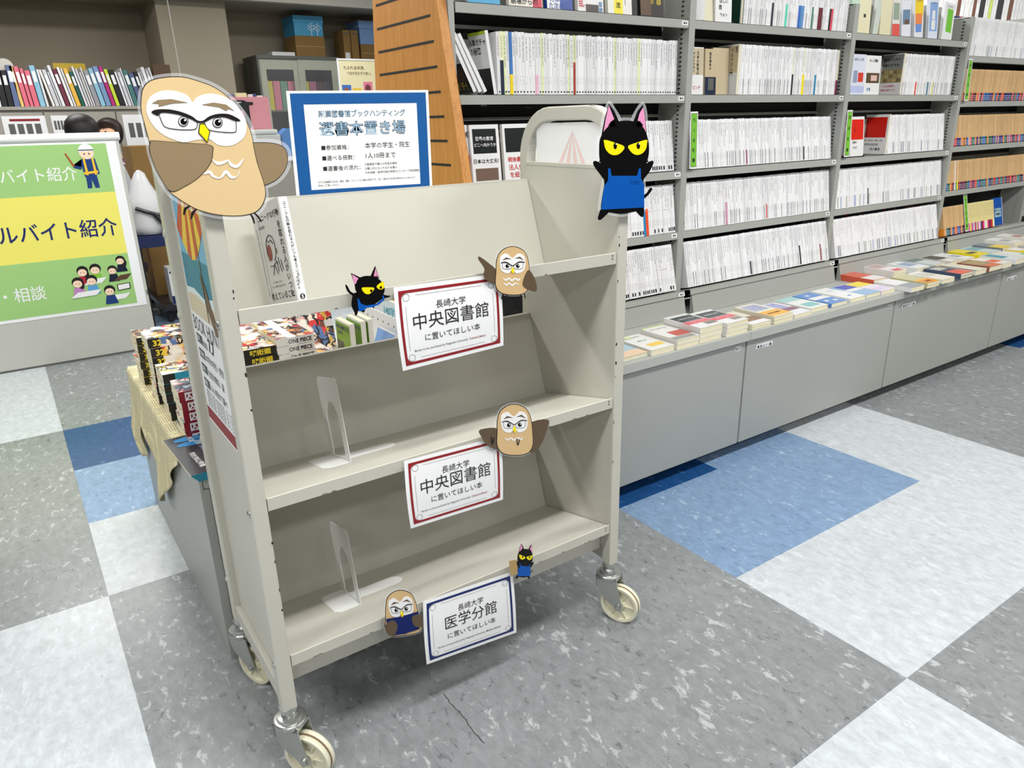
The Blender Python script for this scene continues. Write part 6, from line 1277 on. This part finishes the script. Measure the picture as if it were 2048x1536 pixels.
# people behind the board
def skin_body(name, joints, edges, mt, parent, root_i=0):
    me = bpy.data.meshes.new(name); me.from_pydata([j[0] for j in joints], edges, []); o = bpy.data.objects.new(name, me); S.collection.objects.link(o)
    sk = o.modifiers.new('skin', 'SKIN'); sv = me.skin_vertices[0].data
    for i, j in enumerate(joints): sv[i].radius = (j[1], j[1] if len(j) < 3 else j[2])
    sv[root_i].use_root = True
    su = o.modifiers.new('sub', 'SUBSURF'); su.levels = 2; su.render_levels = 2; me.materials.append(mt); o.parent = parent; return o
def person(x, y, ztop, face, shirt, label, hairm):
    """seated person; face = heading angle of the face (0 looks towards -Y)"""
    t = thing('person', label, 'person', (x, y, 0)); ca, sa = math.cos(face), math.sin(face)
    L = lambda a, f, z: (a * ca + f * sa, a * sa - f * ca, z)
    zc = ztop - .115
    J = [(L(0, 0, .50), .15, .11), (L(0, .0, .72), .13, .10), (L(0, 0, zc - .30), .15, .10), (L(0, 0, zc - .19), .07, .06), (L(0, .01, zc - .10), .052, .052), (L(0, .02, zc - .03), .07, .078), (L(0, .015, zc + .05), .074, .088),
         (L(.17, 0, zc - .24), .055), (L(.22, .06, zc - .50), .042), (L(.16, .28, zc - .52), .034), (L(.13, .36, zc - .50), .028), (L(-.17, 0, zc - .24), .055), (L(-.22, .06, zc - .50), .042), (L(-.16, .28, zc - .52), .034), (L(-.13, .36, zc - .50), .028),
         (L(.10, .05, .48), .085), (L(.12, .42, .50), .065), (L(.12, .44, .10), .045), (L(.12, .52, .04), .035), (L(-.10, .05, .48), .085), (L(-.12, .42, .50), .065), (L(-.12, .44, .10), .045), (L(-.12, .52, .04), .035)]
    E = [(0, 1), (1, 2), (2, 3), (3, 4), (4, 5), (5, 6), (2, 7), (7, 8), (8, 9), (9, 10), (2, 11), (11, 12), (12, 13), (13, 14), (0, 15), (15, 16), (16, 17), (17, 18), (0, 19), (19, 20), (20, 21), (21, 22)]
    skinm = fc(222, 172, 140); body = skin_body('body', J, E, skinm, t)
    sh = skin_body('shirt', [(j[0], j[1] * 1.12 + .006, (j[2] if len(j) > 2 else j[1]) * 1.12 + .006) for j in J[:4]] + [(J[i][0], J[i][1] * 1.15, J[i][1] * 1.15) for i in (7, 8, 9, 11, 12, 13)], [(0, 1), (1, 2), (2, 3), (2, 4), (4, 5), (5, 6), (2, 7), (7, 8), (8, 9)], fc(*shirt), t)
    for sgn in (-1, 1):     # hands resting forward: palm with five fingers
        w_ = Vector(L(sgn * .13, .40, zc - .50)); Js = [(tuple(w_), .026, .014)]; Es = []
        for k in range(4): Js += [(L(sgn * (.112 + .014 * k), .455 + .006 * (k in (1, 2)), zc - .505), .0085), (L(sgn * (.112 + .014 * k), .49 + .008 * (k in (1, 2)), zc - .52), .0075)]; Es += [(0, 1 + 2 * k), (1 + 2 * k, 2 + 2 * k)]
        Js += [(L(sgn * .095, .42, zc - .505), .0095), (L(sgn * .085, .45, zc - .512), .008)]; Es += [(0, 9), (9, 10)]
        skin_body('hand', Js, Es, skinm, t)
    b = MB(); b.lathe([(.012, -.1), (.06, -.092), (.088, -.06), (.101, -.01), (.10, .04), (.082, .082), (.045, .106), (.008, .114)], L(0, -.012, zc + .01), (0, 0, 1), 22)
    for i, v in enumerate(b.v):      # hair shell opens at the face
        p = Vector(v); loc_f = (p.x * sa - p.y * ca); a_ = p.x * ca + p.y * sa
        if loc_f > .045 and p.z < zc + .055: b.v[i] = (p.x - sa * (loc_f - .02), p.y + ca * (loc_f - .02), p.z)
    me = b.mesh('hair', [hairm]); me.polygons.foreach_set('use_smooth', [True] * len(me.polygons)); o = bpy.data.objects.new('hair', me); S.collection.objects.link(o); o.parent = t; sb = o.modifiers.new('s', 'SUBSURF'); sb.levels = 1; sb.render_levels = 1
    for e in (-.032, .032):
        q = MB(); q.lathe([(.001, -.004), (.011, 0), (.001, .004)], L(e, .098, zc + .012), L(0, 1, 0), 10); me = q.mesh('eye', [fc(30, 24, 22)]); o = bpy.data.objects.new('eye', me); S.collection.objects.link(o); o.parent = t
        q = MB(); q.tube([L(e - .018, .097, zc + .034), L(e, .102, zc + .040), L(e + .018, .096, zc + .035)], .003, 6); me = q.mesh('eyebrow', [fc(50, 36, 30)]); o = bpy.data.objects.new('eyebrow', me); S.collection.objects.link(o); o.parent = t
    q = MB(); q.lathe([(.013, 0), (.010, .012), (.004, .03)], L(0, .098, zc - .022), (0, 0, 1), 10); me = q.mesh('nose', [skinm]); o = bpy.data.objects.new('nose', me); S.collection.objects.link(o); o.parent = t
    q = MB(); q.tube([L(-.02, .09, zc - .05), L(0, .098, zc - .052), L(.02, .09, zc - .05)], .004, 6); me = q.mesh('mouth', [fc(180, 90, 84)]); o = bpy.data.objects.new('mouth', me); S.collection.objects.link(o); o.parent = t
    return t
HB = mat('black_hair', (22, 18, 18), .5, 0, .1, 40, .1)
person(.535, 5.62, 1.352, R_(180), (200, 200, 206), 'seated person with black hair seen from behind over the board', HB)
person(.845, 6.9, 1.345, R_(-38), (90, 60, 80), 'seated person facing out with fringe, behind the black-haired person', mat('dark_brown_hair', (44, 32, 28), .5, 0, .1, 40, .1))
for (x, y) in ((.535, 5.62), (.845, 6.9)):
    c = thing('office_chair', 'navy office chair under the %s person' % ('black-haired' if y < 6 else 'far fringed'), 'chair', (x, y, 0))
    b = MB(); b.lathe([(.22, 0), (.235, .02), (.235, .045), (.2, .06)], (x, y, .335), (0, 0, 1), 20); b.build('seat', fc(28, 34, 70), c)
    b = MB(); b.lathe([(.03, 0), (.03, .30)], (x, y, .045), (0, 0, 1), 10)
    b.build('pillar', M_DKGREY, c)
    for k in range(5):
        a = k * 1.2566; b = MB(); b.tube([(x, y, .07), (x + .25 * math.cos(a), y + .25 * math.sin(a), .045)], .018, 6); b.lathe([(.024, -.012), (.024, .012)], (x + .25 * math.cos(a), y + .25 * math.sin(a), .024), (math.cos(a), math.sin(a), 0), 10); b.build('leg', M_DKGREY, c)
# things seen between the board and the truck
def carton(name, x0, x1, y0, y1, z0, z1, label, m_, flap=True):
    t = thing(name, label, 'box', ((x0 + x1) / 2, (y0 + y1) / 2, z0)); bx('box_body', (x0, x1, y0, y1, z0, z1), m_, t, bevel=.003)
    if flap: bx('tape_seam', (x0 + .01, x1 - .01, y0 - .001, y0, (z0 + z1) / 2 - .002, (z0 + z1) / 2 + .002), fc(190, 160, 100), t)
    return t
carton('cardboard_box', .81, 1.25, 5.75, 6.1, .12, 1.15, 'tall brown cardboard box beyond the right edge of the noticeboard', M_KRAFT)
bx_ = thing('low_desk', 'dark navy topped low stand under the cardboard box', 'table', (1.0, 5.9, 0)); bx('stand_top', (.78, 1.3, 5.35, 6.15, .085, .12), fc(40, 40, 48), bx_)
for (a, c) in ((.80, 5.37), (1.26, 5.37), (.80, 6.1), (1.26, 6.1)): bx('leg', (a, a + .03, c, c + .03, 0, .085), M_BLACK, bx_)
st = thing('stool', 'navy padded stool holding a white bag beyond the noticeboard', 'stool', (.86, 5.45, 0))
b = MB(); b.prism([(.66, .54), (1.06, .54), (1.06, .60), (1.04, .615), (.68, .615), (.66, .60)], lambda a, c, d: Vector((a, d, c)), 5.2, 5.33); b.build('seat', fc(34, 44, 86), st)
for a in (.68, 1.02): 
    b = MB(); b.tube([(a, 5.22, .54), (a, 5.22, 0.0)], .012, 8); b.build('leg', M_BLACK, st); b = MB(); b.tube([(a, 5.31, .54), (a, 5.31, 0.0)], .012, 8); b.build('leg', M_BLACK, st)
bg = thing('tote_bag', 'white fabric bag with black strap slumped on the navy stool', 'bag', (.78, 5.26, .615))
b = MB(); b.lathe([(.02, 0), (.09, .004), (.115, .06), (.105, .16), (.085, .24), (.055, .32), (.03, .38), (.006, .40)], (.765, 5.265, .616), (0, 0, 1), 18)
for i, v in enumerate(b.v): p = Vector(v); k_ = 1 + .12 * math.sin(p.z * 40 + math.atan2(p.y - 5.265, p.x - .765) * 3); b.v[i] = (.765 + (p.x - .765) * k_, 5.265 + (p.y - 5.265) * .55 * k_, p.z)
b.build('bag_body', fc(226, 226, 228), bg, smooth=True)
b = MB(); b.tube([(.70, 5.205, .79), (.77, 5.19, .76), (.83, 5.195, .74), (.88, 5.20, .765)], .012, 8); b.tube([(.80, 5.195, .75), (.85, 5.195, .68), (.90, 5.21, .63)], .015, 8); b.build('strap', fc(18, 20, 26), bg)
cb = carton('small_carton', .845, 1.02, 5.36, 5.5, .1205, .37, 'white box with blue squares under the navy stool', M_PAPER, False)
for (a, c) in ((.86, .34), (.90, .35), (.87, .27), (.92, .26), (.95, .31)): 
    b = MB(); b.prism([(a, c - .01), (a + .01, c), (a, c + .01), (a - .01, c)], lambda p, q, d: Vector((p, 5.36 - d, q)), .0004, .001); b.build('blue_square', M_NAVY, cb)
bx('blue_foot', (.845, 1.02, 5.3588, 5.36, .125, .18), M_NAVY, cb)
# counter with clutter, behind the blue notice
ct = thing('office_counter', 'pale office counter behind the truck with trays and files', 'desk', (2.2, 6.3, 0))
bx('counter_top', (1.45, 3.3, 5.95, 6.6, 1.0, 1.03), M_WHITE, ct); bx('counter_front', (1.47, 3.28, 6.0, 6.55, 0, 1.0), M_OFF, ct)
pr = thing('printer', 'pale grey printer in front of the pink file box', 'printer', (1.75, 6.05, 1.03))
bx('printer_body', (1.68, 1.93, 6.0, 6.4, 1.031, 1.20), fc(206, 208, 206), pr, bevel=.012); bx('printer_lid', (1.70, 1.91, 5.99, 6.38, 1.2005, 1.235), fc(214, 216, 214), pr, bevel=.012); bx('paper_slot', (1.70, 1.9, 5.995, 6.0, 1.10, 1.115), M_BLACK, pr)
pk = thing('pink_file_box', 'pink file box with black cut-out handle on the counter', 'box', (1.82, 6.2, 1.2505)); 
carton('document_stand', 1.68, 2.0, 6.42, 6.58, 1.0305, 1.235, 'grey riser under the pink file box', fc(150, 150, 150), False)
bx('box_body', (1.69, 2.0, 6.42, 6.56, 1.2355, 1.485), fc(222, 150, 158), pk, bevel=.002)
b = MB(); b.prism([(1.70, 1.25), (1.745, 1.25), (1.745, 1.37), (1.757, 1.385), (1.78, 1.385), (1.79, 1.37), (1.79, 1.25), (1.835, 1.25), (1.835, 1.42), (1.87, 1.425), (1.87, 1.445), (1.82, 1.448), (1.80, 1.46), (1.71, 1.46)], lambda a, c, d: Vector((a, 6.42 - d, c)), .0004, .004); b.build('handle', fc(20, 22, 26), pk)
bx('clip', (1.745, 1.775, 6.414, 6.416, 1.44, 1.447), M_PAPER, pk)
for k, (x, w, h, rgb, nm) in enumerate([(1.60, .05, .40, (210, 210, 216), 'tall white folder left of the pink box'), (1.655, .03, .44, (196, 196, 204), 'grey folder left of the pink box'), (1.72, .05, .26, (90, 96, 140), 'slate blue folder behind the pink box'), (1.78, .09, .27, (214, 218, 170), 'pale green papers behind the pink box'), (1.88, .04, .26, (206, 206, 200), 'cream folder behind the pink box'), (1.925, .02, .265, (60, 70, 130), 'indigo folder behind the pink box'), (1.95, .05, .25, (220, 210, 200), 'beige papers behind the pink box')]):
    z = 1.0305 if x < 1.68 else 1.2355; y = 6.45 if x < 1.68 else 6.5615
    carton('folder', x, x + w, y, y + .03, 1.0305, 1.0305 + (h if x < 1.68 else h + .22), nm, fc(*rgb), False)
o = thing('blue_cloth', 'small folded blue cloth beside the printer', 'cloth', (2.0, 6.1, 1.03)); 
b = MB(); b.prism([(1.955, 1.0305), (2.08, 1.0305), (2.085, 1.19), (2.05, 1.225), (2.0, 1.232), (1.955, 1.2)], lambda a, c, d: Vector((a, d, c)), 6.02, 6.14); b.build('cloth_body', fc(90, 140, 200), o, bevel=.01)
for k, (x0, x1, z0, z1, rgb, nm) in enumerate([(1.44, 1.80, .60, .635, (206, 208, 206), 'upper pale letter tray below the printer'), (1.44, 1.80, .70, .73, (220, 222, 220), 'second pale letter tray below the printer'), (1.50, 1.9, .5, .56, (130, 170, 150), 'green tray low behind the truck')]):
    t = thing('letter_tray', nm, 'tray', (x0, 5.3, z0)); bx('tray_base', (x0, x1, 5.2, 5.5, z0, z0 + .006), fc(*rgb), t); bx('tray_front', (x0, x1, 5.2, 5.206, z0, z1), fc(*rgb), t)
rk = thing('tray_rack', 'black rack carrying letter trays behind the truck', 'rack', (1.6, 5.35, 0))
for (a, c) in ((1.43, 5.19), (1.43, 5.51), (1.905, 5.19), (1.905, 5.51)): bx('post', (a, a + .012, c, c + .012, 0, .80), M_BLACK, rk)
# glass-fronted steel cabinet on a base, with boxes
gc = thing('steel_cabinet', 'dark grey steel cabinet with sliding glazed doors by the column', 'cabinet', (2.87, 8.2, 0)); MD = mat('dark_cabinet_steel', (96, 100, 94), .5)
X0, X1, Y0, Y1, ZB, ZC = 2.43, 3.30, 8.02, 8.5, .95, 1.905
bx('lower_carcass', (X0, X1, Y0, Y1, 0, ZB), MD, gc); bx('side', (X0, X0 + .02, Y0, Y1, ZB, ZC), MD, gc); bx('side', (X1 - .02, X1, Y0, Y1, ZB, ZC), MD, gc); bx('cabinet_top', (X0, X1, Y0 - .005, Y1, ZC, ZC + .03), MD, gc); bx('rear', (X0, X1, Y1 - .01, Y1, ZB, ZC), M_BLACK, gc)
bx('inner_shelf', (X0 + .02, X1 - .02, Y0 + .05, Y1 - .01, 1.40, 1.415), MD, gc)
MDF = mat('cabinet_door_steel', (186, 188, 172), .5)
for k, (a, c) in enumerate(((X0 + .02, X0 + .44), (X0 + .42, X1 - .02))):
    y = Y0 + .02 - k * .012; d = MB()
    for e in ((a, a + .07, ZB, ZC), (c - .07, c, ZB, ZC), (a + .07, c - .07, ZC - .1, ZC), (a + .07, c - .07, ZB, ZB + .1)): d.box(e[0], e[1], y, y + .009, e[2], e[3])
    dr = d.build('sliding_door', MDF, gc); bx('pane', (a + .07, c - .07, y + .003, y + .006, ZB + .1, ZC - .1), M_GLASS, gc); bx('finger_pull', (c - .045 if k else a + .03, c - .03 if k else a + .045, y - .001, y, 1.42, 1.55), M_DKGREY, gc)
for k in range(9):
    c = [(226, 214, 60), (226, 130, 150), (110, 160, 130), (226, 130, 150), (226, 130, 150), (226, 214, 60), (196, 120, 150), (90, 60, 60), (60, 60, 70)][k]
    x = X0 + .09 + k * .078
    carton('ring_binder', x, x + .072, 8.12, 8.35, 1.4155, 1.70, '%s binder behind the cabinet glass, %s' % (['yellow', 'pink', 'green', 'second pink', 'third pink', 'second yellow', 'mauve', 'brown', 'charcoal'][k], 'left door' if k < 4 else 'right door'), fc(*c), False)
ZC += .03
carton('cardboard_box', 2.87, 3.185, 8.08, 8.42, ZC + .0005, ZC + .20, 'brown paper carton on the steel cabinet under the blue box', M_KRAFT)
t = thing('blue_box', 'bright blue lidded box with white tree print on the carton', 'box', (3.03, 8.25, ZC + .2))
MB_ = fc(40, 150, 196); bx('box_body', (2.875, 3.18, 8.085, 8.415, ZC + .201, ZC + .335), MB_, t); bx('lid', (2.868, 3.188, 8.078, 8.422, ZC + .325, ZC + .39), MB_, t, bevel=.002)
for cx in (3.055, 3.12):
    b = MB(); b.box(cx - .003, cx + .003, 8.083, 8.085, ZC + .205, ZC + .26)
    for k in range(14): a = k * 2.4; r = .004 * math.sqrt(k * 3); b.prism([(cx + r * 1.6 * math.cos(a) + .006 * math.cos(q), ZC + .285 + r * 1.6 * math.sin(a) + .006 * math.sin(q)) for q in [i * 1.047 for i in range(6)]], lambda p, q, d: Vector((p, 8.085 - d, q)), .0005, .001 + .0001 * k)
    b.build('tree_print', M_PAPER, t, kind='stuff')
# further boxes seen between the blue box and the wooden panel
s2 = thing('steel_cupboard', 'dark steel cupboard carrying two cardboard magazine files and a carton', 'cupboard', (3.7, 8.3, 0)); bx('carcass', (3.32, 4.3, 8.05, 8.5, 0, 1.90), MD, s2); bx('door_panel', (3.33, 4.29, 8.035, 8.05, .05, 1.88), MD, s2)
for k in range(2):
    x = 3.40 + k * .09
    t = thing('magazine_file', 'tall brown cardboard magazine file, %s of the pair behind the blue box' % ('first' if k == 0 else 'second'), 'file', (x, 8.1, 1.9)); bx('file_body', (x, x + .08, 8.09, 8.35, 1.9005, 2.21), M_KRAFT, t); bx('paper_label', (x + .012, x + .062, 8.0885, 8.09, 1.93 - .02 * k, 1.99), M_PAPER if k == 0 else M_KRAFT, t); bx('slot', (x + .015, x + .065, 8.0885, 8.09, 2.17, 2.185), M_DKGREY, t)
carton('cardboard_box', 3.60, 3.95, 8.1, 8.42, 1.9005, 2.08, 'brown carton behind the wooden panel on the steel cupboard', M_KRAFT)
t = thing('blue_box', 'pale blue lidded box half hidden by the wooden panel', 'box', (3.75, 8.2, 2.08)); bx('box_body', (3.60, 3.95, 8.1, 8.42, 2.0805, 2.25), fc(110, 150, 200), t); bx('lid', (3.59, 3.96, 8.09, 8.43, 2.235, 2.31), fc(110, 150, 200), t)
t = carton('flat_carton', 2.62, 2.86, 8.1, 8.3, ZC + .0005, ZC + .042, 'flat white carton on the left end of the steel cabinet', M_PAPER, False)
# poster of animals leaning at the cabinet
t = thing('framed_poster', 'cream framed poster with animal pictures beside the steel cabinet', 'poster', (3.1, 7.4, 1.2))
bx('poster_board', (3.02, 3.42, 7.38, 7.40, 1.18, 1.862), mat('poster_cream', (232, 222, 178), .6), t); b = MB()
for e in ((3.01, 3.43, 1.855, 1.87), (3.01, 3.03, 1.18, 1.855)): b.box(e[0], e[1], 7.372, 7.38, e[2], e[3])
b.build('poster_frame', M_WHITE, t)
b = MB(); text(b, 'たよれる共済、', (3.19, 7.378, 1.775), UX, UZ, .036, 0, 'C', .01); text(b, 'つながるたすけあい。', (3.24, 7.378, 1.725), UX, UZ, .034, 0, 'C', .01, .26); b.build('lettering', fc(90, 60, 40), t)
for (x, c, z) in ((3.09, (60, 110, 190), 1.63), (3.20, (230, 190, 50), 1.60), (3.32, (222, 120, 150), 1.66)): bx('picture_panel', (x - .045, x + .05, 7.378, 7.38, 1.45, z), fc(*c), t); 
for (x, c, z) in ((3.09, (150, 84, 50), 1.57), (3.205, (92, 56, 44), 1.545), (3.32, (110, 50, 50), 1.60)):
    b = MB(); b.prism([(x + .03 * math.cos(a), z + .036 * math.sin(a)) for a in [k * math.pi / 8 for k in range(16)]], lambda p, q, d: Vector((p, 7.378 - d, q)), 0, .001); b.build('animal_picture', fc(*c), t)
ps = thing('poster_stand', 'grey stand holding the animal poster', 'stand', (3.2, 7.5, 0)); bx('stand_panel', (3.03, 3.42, 7.401, 7.43, 0, 1.84), MD, ps)
# ---------------------------------------------------------------- bookshelf on the side wall, upper right
def side_shelf():
    X = 5.55; t = thing('side_bookshelf', 'tall grey bookshelf standing crosswise beyond the bookcase end', 'bookcase', (X + .15, 2.7, 0))
    for y in (1.55, 2.25, 3.25, 4.2): bx('upright', (X, X + .3, y, y + .03, 0, 2.35), M_GREYTOP, t)
    for z in (.3, .62, .94, 1.26, 1.54, 1.79, 2.06): bx('shelf', (X + .002, X + .3, 1.58, 4.2, z - .03, z), M_GREYTOP, t)
    bx('rear', (X + .3, X + .31, 1.55, 4.23, 0, 2.35), M_DKGREY, t)
    rs = random.Random(9)
    for z, lab in ((1.79, 'on the crosswise shelf above the bookcase end'), (1.54, 'on the lower crosswise shelf beyond the bookcase')):
        y = 1.6
        while y < 3.9:
            if 2.23 < y < 2.29: y = 2.29
            if 3.22 < y < 3.29: y = 3.29
            w = rs.choice((.018, .022, .026, .03, .034)); h = rs.uniform(.19, .235); r_ = rs.random()
            nm, c = ('white', (232, 232, 234)) if r_ < .62 else rs.choice([('black', (30, 30, 34)), ('dark red', (120, 40, 44)), ('cream', (226, 214, 180)), ('brown', (116, 70, 52)), ('lime green', (206, 222, 110)), ('yellow', (238, 226, 120))])
            me = book_mesh('thick_book', t=w, d=.16, h=h, spine=C_(*c), seed=rs.random(), length=rs.uniform(.4, 1), dark=.8, band=C_(30, 30, 34) if rs.random() < .14 else None, bandh=.07)
            put(me, 'thick_book', Matrix.Translation((X + .02, y + w, z + .0005)) @ Matrix.Rotation(R_(-90), 4, 'Z'), nm + ' book ' + lab, nm + ' books ' + lab); y += w + .001
side_shelf()
# hanging cord in front of the column
b = MB(); b.tube([(1.585 + .004 * k, 7.6, 2.7 - k * .28) for k in range(7)], .005, 6); o = b.build('blind_cord', fc(206, 204, 196)); tag(o, 'thin pale cord hanging from the ceiling in front of the column', 'cord')
# floor crack near the camera
ck = [(887, 1386), (891, 1393), (897, 1399), (899, 1406), (906, 1411), (912, 1419), (920, 1425), (925, 1433), (933, 1440), (936, 1449), (943, 1457), (949, 1467), (957, 1473), (963, 1482), (969, 1487)]
def fl_pt(x, y): d = ray(x, y); t = -CAM_H / d[2]; return Vector((d[0] * t, d[1] * t, .0004))
b = MB(); P = [fl_pt(*p) for p in ck]
for a, c in zip(P, P[1:]):
    n_ = Vector((-(c - a).y, (c - a).x, 0)).normalized() * .0008; b.mesh_([a - n_, c - n_, c + n_, a + n_], [(0, 1, 2, 3)])
o = b.build('floor_crack', M_BLACK, None); o.parent = floor
